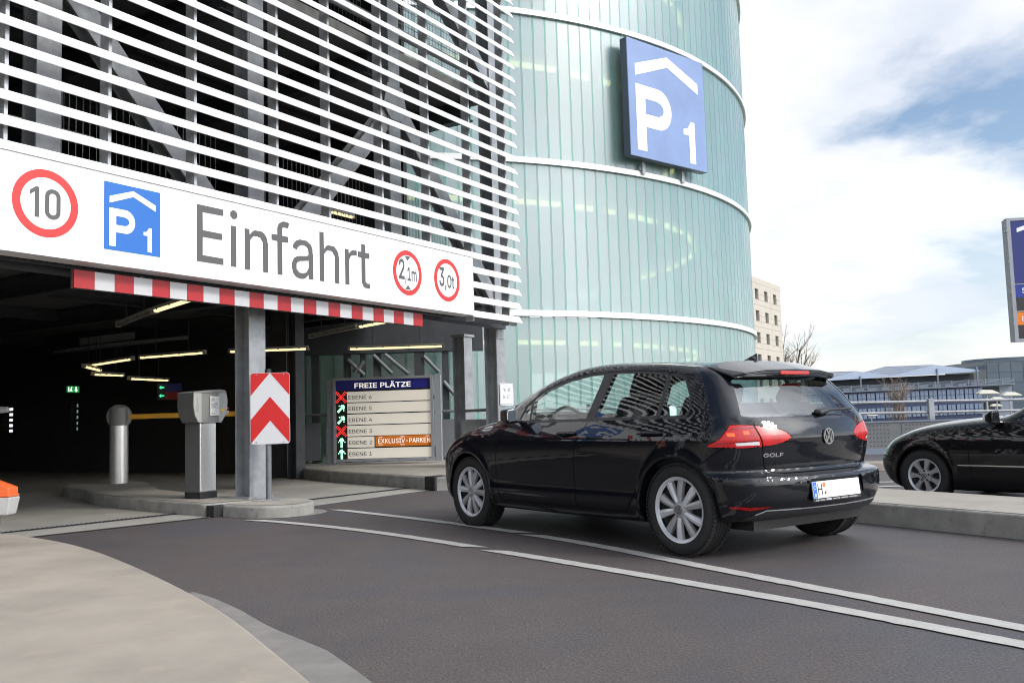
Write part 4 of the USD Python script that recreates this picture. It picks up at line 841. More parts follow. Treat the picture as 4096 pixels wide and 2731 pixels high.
# ================================================================ beige building by the tower
pB = np.array([26.81, 90.]); pA = np.array([22.17, 82.6])      # visible facade, running away to the right
ed = pB-pA; BL = np.linalg.norm(ed); ed /= BL
ex = np.array([*ed, 0]); M_ = frame((*pA, 0), ex, np.array([0, 0, 1.]), np.cross(ex, [0, 0, 1.]))
HB = 13.30; SL_ = -5.9
t = thing('beige_building', 'beige panelled building with narrow upright windows right of the tower', 'building', M_)
col_x = [1.10, 4.00, 6.92, -1.85, -4.75]
zr = [(12.26-2.03*k-.97, 12.26-2.03*k) for k in range(10)]
holes = shapely.union_all([sg.box(x-.53, a, x+.53, b) for x in col_x for a, b in zr])
rows_b = [HB]
for a, b in zr: rows_b += [b+.52, (a+b)/2+.02, a-.04]
rows_b = sorted(rows_b+[-7.9])
for a, b in zip(rows_b[:-1], rows_b[1:]):
    for xa, xb in ((SL_, -.35), (-.35, 5.5), (5.5, BL)):
        g = sg.box(xa+.010, a+.010, xb-.010, b-.010).difference(holes)
        for g_ in getattr(g, 'geoms', [g]): obj('wall_panel', MB().prism(g_, -.12, 0, np.eye(4)), 'beige_panel', t)
obj('wall_core', MB().prism(sg.box(SL_, -8, BL, HB-.01).difference(holes), -.55, -.122), 'beige_joint', t)
obj('inner_block', MB().box(SL_, BL, -8, HB-.01, -12, -.56), 'beige_joint', t)
obj('end_wall', MB().box(BL+.001, BL+.12, -8, HB, -11.9, -.0), 'beige_panel', t)
for x in col_x:
    for a, b in zr:
        wd = obj('window', MB().box(x-.53, x+.53, a+.005, b-.005, -.50, -.42), 'window_dark', t)
        obj('blind', MB().box(x-.50, x+.02, a+.03, b-.03, -.415, -.40), 'reflection_pale', wd)  # pale strip paints a reflection on the left half of the glass

# ================================================================ bare trees
def bare_tree(name, lab, x, y, z0, h, spread, seed, mat='bark', nmain=9, group=None):
    r = np.random.default_rng(seed)
    t = thing(name, lab, 'tree', TR(x, y, z0), group)
    obj('trunk', MB().tube((0, 0, 0), (0, 0, h*.30), h*.020, h*.014, n=8).tube((0, 0, h*.30), (.02*h, 0, h*.62), h*.014, h*.007, n=8), mat, t)
    m = MB(); tw = MB()
    def grow(p, d, L, rad, lev):
        q = p+d*L; m_ = m if lev < 2 else tw
        m_.tube(p, q, rad, rad*.6, n=5 if lev < 2 else 3, caps=False)
        if lev >= 3: return
        for _ in range(5 if lev < 2 else 3):
            s_ = r.uniform(.25, 1.0); nd = d+r.normal(0, .38, 3)+[0, 0, .18]; nd /= np.linalg.norm(nd)
            grow(p+d*L*s_, nd, L*r.uniform(.38, .62), rad*.5, lev+1)
    for i in range(nmain):
        a = i*2.4+r.uniform(-.4, .4); zz = h*(.22+.40*i/nmain)
        d = np.array([math.cos(a)*spread, math.sin(a)*spread, 1.]); d /= np.linalg.norm(d)
        grow(np.array([0, 0, zz]), d, h*r.uniform(.26, .38), h*.007, 0)
    obj('crown', m, mat, t); obj('twigs', tw, 'bark_pale', t, kind='stuff')
bare_tree('bare_tree', 'bare upright tree in front of the beige building, the taller right one', 28.9, 95., -7, 15.2, .22, 5, nmain=14)
bare_tree('bare_tree', 'bare upright tree at the foot of the beige building, lower left one', 26.9, 93., -7, 13.3, .20, 6, nmain=12)
bare_tree('bare_tree', 'bare upright tree between the two others by the beige building', 27.9, 97., -7, 14.6, .20, 8, nmain=12)
s3 = 150/110.
bare_tree('bare_tree', 'bare brownish tree standing before the far blue framed garage', 46.3*s3, 150., -7, 12.6, .30, 9, nmain=14)
# ---- street lamps in the car park beyond the parapet
for i, (u, v, lab, dist) in enumerate(((57.0, 2.28, 'large flat-headed street lamp, left of the pair near the dark saloon bonnet', 60), (59.8, 1.98, 'flat-headed street lamp, right of the pair near the dark saloon bonnet', 66), (58.2, 1.55, 'small street lamp head between the railing tubes at the right', 95), (58.0, .75, 'lowest small street lamp head between the tubes at the right', 110), (40.2, .72, 'street lamp head just beside the hatchback rear window', 88), (43.0, .05, 'farthest small street lamp head below the upper tube', 120))):
    sc = dist/110.; x = u*sc; z = (v-.9785)*sc+.9785
    t = thing('street_lamp', lab, 'street lamp', TR(x, dist, 0), None)
    obj('pole', MB().tube((0, 0, -7), (0, 0, z-.1), .09, .06, n=10), 'galvanised', t, smooth=40)
    obj('head', m3.Manifold.batch_hull([m3.Manifold.sphere(.05, 12).translate(p) for p in ((-.55, -.22, z), (.75, -.16, z-.02), (.75, .16, z-.02), (-.55, .22, z), (-.3, -.12, z+.2), (.35, -.1, z+.17), (.35, .1, z+.17), (-.3, .12, z+.2))]), 'lamp_head', t, smooth=50)
# ---- blue information sign cut by the right picture edge
t = thing('info_sign', 'tall grey framed blue information board cut by the right edge', 'sign', TR(4.985, 9.0, 0, math.radians(-8)))
IF = frame((0, 0, 0), np.array([1., 0, 0]), np.array([0, 0, 1.]), np.array([0, -1., 0]))
h0, h1, wI = 1.585, 2.825, 1.1
obj('frame', MB().prism(sg.box(0, h0, wI, h1).difference(sg.box(.035, h0+.03, wI-.035, h1-.028)), -.06, .012, IF), 'board_frame', t)
obj('box', MB().box(.004, wI-.004, .0, .12, h0+.004, h1-.004), 'board_frame', t)
for nm, za, zb, mt in (('blue_field', 2.165, 2.797, 'info_blue'), ('blue_field', 2.025, 2.152, 'info_blue2'), ('display', 1.893, 2.023, 'info_screen'), ('orange_field', 1.752, 1.880, 'board_orange'), ('display', 1.617, 1.750, 'info_screen')):
    obj(nm, MB().prism(sg.box(.036, za, wI-.036, zb), 0, .006, IF), mt, t)
obj('divider', MB().prism(sg.box(.036, 2.154, wI-.036, 2.163), 0, .009, IF).prism(sg.box(.036, 1.882, wI-.036, 1.891), 0, .009, IF), 'board_frame', t)
m = MB(); lettering('S', .05, .098, 2.068, IF, z0=.0065, z1=.008, mb=m, bold=True); lettering('EX', .045, .078, 1.79, IF, z0=.0065, z1=.008, mb=m)
m.prism(sg.Polygon([(.092, 2.68), (.16, 2.70), (.16, 2.38), (.20, 2.38), (.20, 2.745), (.165, 2.745), (.092, 2.72)]), .0065, .008, IF)
obj('lettering', m, 'sign_white', t)
for z in (2.70, 2.39, 2.08, 1.77): obj('clip', MB().box(-.008, .0, -.01, .03, z-.014, z+.014), 'board_frame', t)
obj('post', MB().box(.45, .57, .12, .24, 0, h1-.1), 'galvanised_dark', t)
# ================================================================ cars: smooth bodies from blended sheets, parts cut out of the shell
from scipy.interpolate import PchipInterpolator, CubicSpline
def prof(pts): p = np.array(sorted(pts), float); return PchipInterpolator(p[:, 0], p[:, 1], extrapolate=True)
def sprof(pts, sig=.02, split=()):
    """as prof, but rounded by a Gaussian of the given width; the curve keeps a crease at every split"""
    from scipy.ndimage import gaussian_filter1d
    f = prof(pts); p = np.array(sorted(pts), float); lo, hi = p[0, 0], p[-1, 0]; st = sig/6
    cuts = [lo-.3]+list(split)+[hi+.3]; xs, ys = [], []
    for a, b in zip(cuts[:-1], cuts[1:]):
        n = max(12, int((b-a)/st)); x = np.linspace(a, b, n); y = np.interp(x, np.linspace(lo, hi, 4000), f(np.linspace(lo, hi, 4000)))
        sl0 = (f(lo+1e-3)-f(lo))/1e-3; sl1 = (f(hi)-f(hi-1e-3))/1e-3
        y = np.where(x < lo, f(lo)+(x-lo)*sl0, np.where(x > hi, f(hi)+(x-hi)*sl1, y))
        pad = int(4*sig/(x[1]-x[0]))+2
        ye = np.r_[y[0]+(np.arange(-pad, 0))*(y[1]-y[0]), y, y[-1]+(np.arange(1, pad+1))*(y[-1]-y[-2])]
        ye = gaussian_filter1d(ye, sig/(x[1]-x[0]))[pad:-pad]
        k = max(1, int(sig/3/(x[1]-x[0]))); sel = np.unique(np.r_[np.arange(0, n, k), n-1]); xs.append(x[sel]); ys.append(ye[sel])
    if len(xs) == 1: return CubicSpline(xs[0], ys[0])
    fs = [CubicSpline(x, y) for x, y in zip(xs, ys)]
    def g(z):
        z = np.asarray(z, float); out = fs[0](z)
        for c, fn in zip(split, fs[1:]): out = np.where(z >= c, fn(z), out)
        return out
    return g
def smax(a, b, r):
    d = np.maximum(r-np.abs(a-b), 0.); return np.maximum(a, b)+d*d/(4*r)
class Body:
    """inside where F < 0. side(z): half width; wid(x): factor; rear(z), front(z): end profiles; top(x): centre line; bottom(x)"""
    def __init__(s, **k): s.__dict__.update(k)
    def F(s, x, y, z, inset=0.):
        ay = np.abs(y)
        Y = s.side(z)*s.wid(x)-s.narrow(x)*np.clip(z-s.belt, 0, None)+s.flare(x, z)
        a = (ay-Y)*s.sidek
        xr = s.rear(z)+s.rk*ay**2+s.rk4*ay**6
        xf = s.front(z)-s.fk*ay**2-s.fk4*ay**6
        zt = s.top(x+s.tx*ay**2)-s.crown*ay**2-s.crown4*ay**4
        g = smax(a, (z-zt)*s.topk(x), s.rt)
        e = smax(xr-x, x-xf, .01)
        g = smax(g, e*.95, s.re)
        return smax(g, s.bottom(x)+.10*np.clip(ay-.5, 0, 1)**2-z, .05)+inset
    def normal(s, p):
        h = 2e-3; x, y, z = p.T
        g = np.stack([s.F(x+h, y, z)-s.F(x-h, y, z), s.F(x, y+h, z)-s.F(x, y-h, z), s.F(x, y, z+h)-s.F(x, y, z-h)], 1)
        return g/np.linalg.norm(g, axis=1)[:, None]
    def net(s, b, h, inset=0.):
        """surface net of F = -inset inside the bounds, as a Manifold"""
        ax = [np.arange(lo-h*1.37, hi+h*2.1, h) for lo, hi in b]; n = [len(a) for a in ax]
        f = s.F(ax[0][:, None, None], ax[1][None, :, None], ax[2][None, None, :])+inset
        f = np.broadcast_to(f, n).copy()
        f[[0, -1]] = 1; f[:, [0, -1]] = 1; f[:, :, [0, -1]] = 1
        ins = f < 0
        cnt = sum(ins[i:n[0]-1+i, j:n[1]-1+j, k:n[2]-1+k].astype(np.int8) for i in (0, 1) for j in (0, 1) for k in (0, 1))
        act = (cnt > 0) & (cnt < 8); idx = -np.ones(act.shape, int); idx[act] = np.arange(act.sum())
        I, J, K = np.nonzero(act)
        pos = np.zeros((len(I), 3)); w = np.zeros(len(I))
        co = [(0, 0, 0), (1, 0, 0), (0, 1, 0), (1, 1, 0), (0, 0, 1), (1, 0, 1), (0, 1, 1), (1, 1, 1)]
        for a_ in range(8):
            for b_ in range(a_+1, 8):
                ca, cb = co[a_], co[b_]
                if sum(abs(p-q) for p, q in zip(ca, cb)) != 1: continue
                fa = f[I+ca[0], J+ca[1], K+ca[2]]; fb = f[I+cb[0], J+cb[1], K+cb[2]]; ch = (fa < 0) != (fb < 0)
                t = np.where(ch, fa/np.where(ch, fa-fb, 1), 0)
                for d in range(3): pos[:, d] += np.where(ch, ca[d]+(cb[d]-ca[d])*t, 0)
                w += ch
        pos /= w[:, None]
        v = np.stack([ax[0][I], ax[1][J], ax[2][K]], 1)+pos*h
        for _ in range(3):     # pull the vertices on to the surface
            e = 1e-3; x, y, z = v.T; f0 = s.F(x, y, z)+inset
            g = np.stack([(s.F(x+e, y, z)-s.F(x-e, y, z)), (s.F(x, y+e, z)-s.F(x, y-e, z)), (s.F(x, y, z+e)-s.F(x, y, z-e))], 1)/(2*e)
            st = (f0/np.maximum((g*g).sum(1), .05))[:, None]*g; v -= np.clip(st, -h*.4, h*.4)
        faces = []
        for d in range(3):
            o = [slice(None)]*3; o[d] = slice(0, n[d]-1); p_ = [slice(None)]*3; p_[d] = slice(1, n[d])
            ch = ins[tuple(o)] != ins[tuple(p_)]; q = np.array(np.nonzero(ch)).T
            e1, e2 = (d+1) % 3, (d+2) % 3
            q = q[(q[:, e1] > 0) & (q[:, e2] > 0) & (q[:, e1] < n[e1]-1) & (q[:, e2] < n[e2]-1)]
            def vi(a1, a2):
                r = q.copy(); r[:, e1] -= a1; r[:, e2] -= a2; return idx[r[:, 0], r[:, 1], r[:, 2]]
            A, B_, C, D_ = vi(0, 0), vi(1, 0), vi(1, 1), vi(0, 1)
            sgn = ins[q[:, 0], q[:, 1], q[:, 2]]
            quad = np.stack([A, B_, C, D_], 1); quad[~sgn] = quad[~sgn][:, ::-1]
            faces.append(quad)
        qd = np.vstack(faces); fc = np.vstack([qd[:, [0, 1, 2]], qd[:, [0, 2, 3]]])
        return m3.Manifold(m3.Mesh(v.astype(np.float32), fc.astype(np.uint32)))
def smooth_obj(name, man, mat, parent, body, keep=.80, outer=False, label=None):
    """a Manifold as a mesh whose corners take the body's own smooth normals"""
    m = man.to_mesh(); v = np.array(m.vert_properties[:, :3], float); f = np.array(m.tri_verts)
    fn = np.cross(v[f[:, 1]]-v[f[:, 0]], v[f[:, 2]]-v[f[:, 0]]); ln = np.linalg.norm(fn, axis=1); ok = ln > 1e-12; f, fn = f[ok], fn[ok]/ln[ok][:, None]
    vn = body.normal(v); cn = vn[f]; dt = (cn*fn[:, None]).sum(-1); use = dt > keep
    if outer:
        sel = dt.mean(1) > .5; f, fn, cn, use = f[sel], fn[sel], cn[sel], use[sel]
    nr = np.where(use[..., None], cn, np.repeat(fn[:, None], 3, 1)).reshape(-1, 3)
    me = UsdGeom.Mesh.Define(stage, path_for(name, parent))
    me.CreatePointsAttr(Vt.Vec3fArray.FromNumpy(v.astype(np.float32))); me.CreateFaceVertexCountsAttr(Vt.IntArray.FromNumpy(np.full(len(f), 3, np.int32))); me.CreateFaceVertexIndicesAttr(Vt.IntArray.FromNumpy(f.astype(np.int32).ravel()))
    me.CreateSubdivisionSchemeAttr('none'); me.CreateNormalsAttr(Vt.Vec3fArray.FromNumpy(nr.astype(np.float32))); me.SetNormalsInterpolation('faceVarying')
    UsdShade.MaterialBindingAPI.Apply(me.GetPrim()).Bind(MATS[mat])
    return tag(me.GetPrim(), label)
def ext(poly, axis, a, b):
    """shapely polygon extruded along an axis: 'y' takes (x,z), 'x' takes (y,z), 'z' takes (x,y)"""
    out = m3.Manifold()
    P_ = poly if hasattr(poly, 'geom_type') else sg.Polygon(poly)
    for g in getattr(P_, 'geoms', [P_]):
        if g.geom_type != 'Polygon' or g.area < 1e-7: continue
        g = shapely.geometry.polygon.orient(g)
        cs = m3.CrossSection([np.array(g.exterior.coords)[:-1]]+[np.array(r.coords)[:-1] for r in g.interiors], m3.FillRule.EvenOdd)
        e = m3.Manifold.extrude(cs, b-a).translate((0, 0, a))
        M = {'z': [[1, 0, 0, 0], [0, 1, 0, 0], [0, 0, 1, 0]], 'y': [[1, 0, 0, 0], [0, 0, 1, 0], [0, 1, 0, 0]], 'x': [[0, 0, 1, 0], [1, 0, 0, 0], [0, 1, 0, 0]]}[axis]
        M = np.array(M, float)
        if np.linalg.det(M[:, :3]) < 0:   # keep the orientation: mirror in the extrusion, then swap
            e = e.transform(M)
        else: e = e.transform(M)
        out = out+e
    return out
def spl(pts, n=8):
    """closed smooth-ish outline: rounded polygon"""
    return sg.Polygon(pts).buffer(-.012).buffer(.024).buffer(-.012)
def stroke(pts, w): return sg.LineString(pts).buffer(w/2, cap_style=2, join_style=1)
def hull(pts, r, seg=16): return m3.Manifold.batch_hull([m3.Manifold.sphere(r, seg).translate(tuple(p)) for p in pts])

P('car_paint', (.0020, .0025, .0042), .4, .0, extra={'coat_weight': 1.0, 'coat_roughness': .005, 'coat_ior': 1.5, 'specular_ior_level': .06})
P('car_paint_black', (.002, .002, .0025), .4, extra={'coat_weight': 1.0, 'coat_roughness': .01, 'coat_ior': 1.5, 'specular_ior_level': .1})
P('gloss_black', (.006, .006, .007), .08, extra={'coat_weight': .6, 'coat_roughness': .02}); P('tyre', (.012, .012, .012), .75, bump=.15, bscale=90.); P('wheel_silver', (.62, .63, .66), .30, .35); P('wheel_dark', (.012, .012, .013), .5)
P('wheel_grey', (.36, .36, .37), .34, .35); P('chrome', (.80, .80, .82), .08, 1.0); P('trim_black', (.012, .012, .013), .42); P('interior_grey', (.035, .035, .036), .8)
P('lamp_red', (.34, .006, .008), .30, var=.25, scale=14., extra={'coat_weight': .3, 'coat_roughness': .25, 'emission_color': (1., .02, .01), 'emission_strength': .05}); emit('lamp_lit', (1., .14, .03), .5, (.7, .04, .02)); P('lamp_clear', (.62, .60, .60), .12, extra={'coat_weight': 1.}); P('reflector_red', (.22, .004, .005), .2)
P('lamp_dark', (.10, .006, .008), .12, extra={'coat_weight': 1.}); P('headlamp', (.22, .23, .24), .06, .5, extra={'coat_weight': 1.}); P('plate_white', (.82, .82, .83), .4); P('plate_blue', (.02, .13, .52), .4); P('seal_orange', (.55, .18, .05), .5); P('mirror_glass', (.75, .80, .86), .01, 1.0); P('amber', (.5, .2, .03), .2)
pane('window_glass', (.74, .82, .80), 1.7); pane('window_tint', (.52, .62, .60), 1.75); pane('rear_glass', (.46, .55, .58), 2.1)

def wheel(name, parent, x, y, z, R, W_, rim, out, cover=True, spokes=10, rot=0.2, merc=False):
    """out = +1 when the outer face looks to +y"""
    M = frame((x, y, z), np.array([1., 0, 0]), np.array([0, 0, 1.]), np.array([0, -1., 0])) if out < 0 else frame((x, y, z), np.array([-1., 0, 0]), np.array([0, 0, 1.]), np.array([0, 1., 0]))
    h = W_/2
    w_ = UsdGeom.Xform.Define(stage, path_for('wheel', parent)).GetPrim()
    pr = [(rim-.006, -h*.9), (rim+.012, -h), (R-.035, -h*.98), (R-.010, -h*.86), (R, -h*.66)]
    for q in (-.42, -.14, .14, .42): pr += [(R, h*(q-.09)), (R-.007, h*(q-.07)), (R-.007, h*(q+.07)), (R, h*(q+.09))]
    pr += [(R, h*.66), (R-.010, h*.86), (R-.030, h*.97), (R-.055, h*1.0), (rim+.022, h*.98), (rim+.008, h*.90), (rim-.004, h*.80), (rim-.004, -h*.9)]
    obj('tyre', MB().lathe(pr, 64, M), 'tyre', w_, smooth=35)
    m = MB()
    for k in range(72):      # tread blocks on the shoulders
        a = 2*math.pi*k/72
        for sg_ in (-1, 1):
            c_, s_ = math.cos(a), math.sin(a); c2, s2 = math.cos(a+.03*sg_), math.sin(a+.03*sg_)
            p = np.array([c_*(R-.002), s_*(R-.002), sg_*h*.90]); q = np.array([c2*(R+.0015), s2*(R+.0015), sg_*h*.55])
            m.bar(M[:3, :3]@p+M[:3, 3], M[:3, :3]@q+M[:3, 3], .020, .010, M[:3, :3]@np.array([c_, s_, 0]))
    obj('tread', m, 'tyre', w_, kind='stuff')
    obj('wheel_disc', MB().lathe([(0, h*.30), (rim-.05, h*.30), (rim-.012, h*.45), (rim-.004, h*.80), (rim-.012, h*.80), (rim-.02, h*.2), (0, h*.2)], 48, M), 'wheel_dark', w_, smooth=35)
    obj('rim_ring', MB().lathe([(rim-.020, h*.72), (rim-.012, h*.84), (rim+.004, h*.90), (rim+.008, h*.84), (rim-.004, h*.70)], 64, M), 'wheel_silver', w_, smooth=40)
    if not merc:
        for k in range(5):
            for sg_ in (-1, 1):
                a0 = rot+2*math.pi*k/5; m = MB()
                r0, r1 = .052, rim-.012
                c0 = a0+sg_*.25; c1 = a0+sg_*.300
                def pt_(r, a, d): return np.array([math.cos(a)*r, math.sin(a)*r, d])
                n_ = 5; ring = []
                for q in range(n_+1):
                    u = q/n_; r = r0+(r1-r0)*u; a = c0+(c1-c0)*u**.8; wv = .019+.013*u; dp = h*(.80-.10*u**2)+.004*math.sin(u*3.1)
                    t_ = np.array([-math.sin(a), math.cos(a), 0]); ctr = pt_(r, a, dp)
                    ring.append([ctr-t_*wv+[0, 0, -.028], ctr-t_*wv*.9+[0, 0, -.004], ctr-t_*wv*.12*sg_+[0, 0, .006], ctr+t_*wv*.9+[0, 0, -.004], ctr+t_*wv+[0, 0, -.028]])
                v = np.array(ring).reshape(-1, 3); f = []
                for q in range(n_):
                    for e_ in range(4): i_ = q*5+e_; f += [[i_, i_+5, i_+1], [i_+1, i_+5, i_+6]]
                f = np.array(f); tm = trimesh.Trimesh(v, f, process=False)
                if tm.face_normals[:, 2].mean() < 0: f = f[:, ::-1]
                v = v@M[:3, :3].T+M[:3, 3]; m.add(v, f)
                obj('spoke', m, 'wheel_silver' if sg_ > 0 else 'wheel_grey', w_)  # alternating silver and grey paints in the shading of the spoke facets
        obj('hub_cap', MB().lathe([(0, h*.90), (.030, h*.90), (.040, h*.86), (.056, h*.80), (.070, h*.62), (.075, h*.3)], 32, M), 'wheel_grey', w_, smooth=40)
        obj('badge_field', MB().lathe([(0, h*.915), (.031, h*.915), (.033, h*.90)], 32, M), 'gloss_black', w_)
        Mb = M.copy(); Mb[:3, 3] = M[:3, 3]+M[:3, 2]*h*.916
        mb_ = MB(); badge(mb_, .030, Mb); obj('badge', mb_, 'chrome', w_)
    else:
        for k in range(7):
            a = rot+2*math.pi*k/7; ca, sa_ = math.cos(a), math.sin(a); t_ = np.array([-sa_, ca, 0])
            ring = []
            for r, wv, dp in ((.055, .030, .80), (.10, .026, .84), (.14, .030, .80), (rim-.012, .052, .78)):
                ctr = np.array([ca*r, sa_*r, h*dp]); ring.append([ctr-t_*wv+[0, 0, -.03], ctr-t_*wv*.75, ctr+t_*wv*.75, ctr+t_*wv+[0, 0, -.03]])
            v = np.array(ring).reshape(-1, 3); f = []
            for q in range(3):
                for e_ in range(3): i_ = q*4+e_; f += [[i_, i_+4, i_+1], [i_+1, i_+4, i_+5]]
            f = np.array(f); tm = trimesh.Trimesh(v, f, process=False)
            if tm.face_normals[:, 2].mean() < 0: f = f[:, ::-1]
            obj('spoke', MB().add(v@M[:3, :3].T+M[:3, 3], f), 'wheel_grey', w_, smooth=40)
        obj('hub_cap', MB().lathe([(0, h*.90), (.034, h*.90), (.040, h*.86), (.075, h*.82), (.085, h*.4)], 32, M), 'wheel_grey', w_, smooth=40)
        mb_ = MB(); Mb = M.copy(); Mb[:3, 3] = M[:3, 3]+M[:3, 2]*h*.905
        mb_.prism(circ(0, 0, .032, 16).difference(circ(0, 0, .026, 16)), 0, .003, Mb)
        for q in range(3):
            a = math.pi/2+q*2*math.pi/3; mb_.prism([(-.005*math.sin(a), .005*math.cos(a)), (.005*math.sin(a), -.005*math.cos(a)), (.028*math.cos(a), .028*math.sin(a))], 0, .003, Mb)
        obj('badge', mb_, 'wheel_dark', w_)
        mb_ = MB()
        for q in range(5):
            a = .3+q*2*math.pi/5; Mq = M.copy(); Mq[:3, 3] = M[:3, 3]+M[:3, :3]@np.array([.058*math.cos(a), .058*math.sin(a), h*.83]); mb_.prism(circ(0, 0, .011, 6), 0, .008, Mq)
        obj('bolt', mb_, 'wheel_dark', w_)
    return w_
def badge(mb, r, M):
    """ring with a V above a W"""
    ring = circ(0, 0, r, 20).difference(circ(0, 0, r*.84, 20)); inner = circ(0, 0, r*.86, 20); k = r
    V_ = sg.LineString([(-.34*k, .86*k), (0, .10*k), (.34*k, .86*k)]).buffer(.085*k, cap_style=2, join_style=2)
    W__ = sg.LineString([(-.72*k, .48*k), (-.36*k, -.62*k), (-.04*k, .02*k), (.04*k, .02*k), (.36*k, -.62*k), (.72*k, .48*k)]).buffer(.085*k, cap_style=2, join_style=2)
    g = ring.union(V_.difference(sg.box(-.2*k, -.05*k, .2*k, .16*k)).intersection(inner)).union(W__.intersection(inner).difference(sg.box(-.06*k, .08*k, .06*k, .3*k)))
    mb.prism(g, 0, r*.14, M); return mb

# ---------------------------------------------------------------- black five-door hatchback
def hatchback():
    side = sprof([(.10, .78), (.20, .815), (.27, .850), (.33, .866), (.375, .869), (.410, .864), (.45, .866), (.55, .876), (.66, .885), (.74, .889), (.792, .890), (.82, .8805), (.86, .8655), (.90, .8495), (.925, .8385), (.945, .829), (.96, .8225), (1.0, .807), (1.05, .7865), (1.1, .764), (1.15, .739), (1.2, .711), (1.25, .681), (1.30, .648), (1.36, .603), (1.5, .49)], .022, (.792,))
    wid = sprof([(-1.0, .865), (-.7, .90), (-.45, .942), (-.2, .972), (0, .988), (.3, .997), (.6, 1.0), (1.2, 1.0), (1.9, .995), (2.637, .980), (3.0, .955), (3.5, .90)], .15)
    narrow = sprof([(-1., .30), (-.5, .16), (0, .04), (.6, 0), (1.3, 0), (1.8, .02), (2.3, .10), (3, .1)], .15)
    rear = sprof([(.10, -.50), (.20, -.565), (.26, -.615), (.30, -.645), (.335, -.664), (.365, -.684), (.385, -.696), (.45, -.706), (.50, -.707), (.535, -.700), (.552, -.686), (.562, -.605), (.575, -.585), (.65, -.606), (.72, -.620), (.79, -.632), (.80, -.632), (.83, -.624), (.90, -.598), (.935, -.580), (1.0, -.530), (1.1, -.447), (1.2, -.352), (1.225, -.33), (1.30, -.25), (1.4, -.12), (1.5, .0)], .010, (.797,))
    front = sprof([(.10, 3.16), (.2, 3.28), (.3, 3.375), (.45, 3.40), (.55, 3.40), (.66, 3.375), (.72, 3.34), (.80, 3.22), (.9, 3.1), (1.5, 2.9)], .03)
    top = sprof([(-1.0, 1.02), (-.6, 1.19), (-.33, 1.278), (-.1, 1.322), (.2, 1.359), (.5, 1.386), (.8, 1.403), (1.1, 1.411), (1.35, 1.399), (1.6, 1.357), (1.85, 1.288), (2.1, 1.185), (2.3, 1.085), (2.42, 1.022), (2.47, 1.006), (2.6, .988), (2.85, .944), (3.1, .876), (3.25, .815), (3.36, .74), (3.6, .5)], .035)
    def flare(x, z):
        o = 0
        for xc in (0, 2.637):
            d = np.sqrt((x-xc)**2+(z-.315)**2); o = o+.010*np.exp(-((d-.375)/.035)**2)*(z < .9)
        return o
    bottom = sprof([(-1., .29), (-.7, .275), (-.45, .25), (.1, .20), (.6, .19), (2.2, .185), (2.8, .19), (3.2, .21), (3.6, .23)], .1)
    topk = sprof([(-1, .9), (1.4, .96), (1.6, .93), (2.3, .90), (2.5, .97), (3.2, .9), (3.6, .6)], .12)
    b = Body(side=side, wid=wid, narrow=narrow, belt=.95, rear=rear, front=front, top=top, flare=flare, bottom=bottom, topk=topk, sidek=.97, rk=.24, rk4=.28, fk=.22, fk4=.35, tx=.30, crown=.055, crown4=.10, rt=.075, re=.11)
    bd = [(-.78, 3.45), (-.93, .93), (.1, 1.46)]
    solid = b.net(bd, .0135)
    return b, bd, solid
T0 = TR(1.7933, 6.8358, 0, 2.1926)
car = thing('hatchback_car', 'dark grey five-door hatchback entering the garage, seen from its left rear', 'car', T0)
hb_, bd_, solid = hatchback()
in12 = hb_.net(bd_, .022, .012); in35 = hb_.net(bd_, .025, .040); in04 = hb_.net(bd_, .0135, .004)
# window outlines, side view (x, z), set out for the slope of the side glass
Yz = lambda z: np.interp(z, [.94, 1.0, 1.1, 1.2, 1.3], [.829, .807, .764, .711, .648])
def warp(g): return shapely.transform(g, lambda p: np.c_[p[:, 0]+(.72-Yz(p[:, 1]))*1.15, p[:, 1]])
F_WIN = spl([(1.965, .955), (1.86, 1.075), (1.63, 1.190), (1.345, 1.262), (1.08, 1.296), (.845, 1.300), (1.085, .965), (1.12, .958)])
R_WIN = spl([(.985, .963), (.735, 1.298), (.50, 1.292), (.32, 1.279), (.17, 1.260), (.325, .963)])
Q_WIN = spl([(.285, .963), (.135, 1.253), (.06, 1.243), (.012, 1.21), (-.008, 1.09), (.012, 1.0), (.05, .963)])
F_WIN, R_WIN, Q_WIN = (warp(g.segmentize(.05)) for g in (F_WIN, R_WIN, Q_WIN))
QTR = sg.Polygon([(1.955, .958), (1.80, .958), (1.80, 1.11)]).intersection(F_WIN)
trim_o = shapely.union_all([F_WIN, R_WIN, Q_WIN, warp(sg.Polygon([(1.12, .955), (.84, 1.30), (.74, 1.30), (.98, .955)]).segmentize(.05))]).buffer(.022, join_style=1).union(sg.box(-.10, .940, 1.84, .956))
W_SIDE = shapely.union_all([F_WIN.difference(stroke([(1.70, .94), (1.76, 1.16)], .03)), R_WIN, Q_WIN])
RW = spl([(-.665, .948), (-.60, .938), (.60, .938), (.665, .948), (.560, 1.185), (.50, 1.222), (-.50, 1.222), (-.560, 1.185)])
WS = sg.Polygon([(2.40, 0), (2.385, .35), (2.30, .68), (2.26, .70), (1.60, .58), (1.52, .54), (1.46, .30), (1.455, 0)]); WS = WS.union(sa.scale(WS, 1, -1, origin=(0, 0))).buffer(-.01).buffer(.01)
def both(poly, a=.35, c=1.2): return ext(poly, 'y', a, c)+ext(poly, 'y', -c, -a)
cav = in35 ^ m3.Manifold.cube((2.95, 2, 1.2)).translate((-.52, -1, .50))
body = solid-cav
wheelcut = m3.Manifold()
for xc in (0., 2.637):
    for sgn in (-1, 1): wheelcut = wheelcut+m3.Manifold.cylinder(.36, .357, .357, 72).rotate((90, 0, 0)).translate((xc, .60+.36 if sgn > 0 else -.60, .316))
body = body-wheelcut
shell12 = solid-in12; shell4 = in04-in12
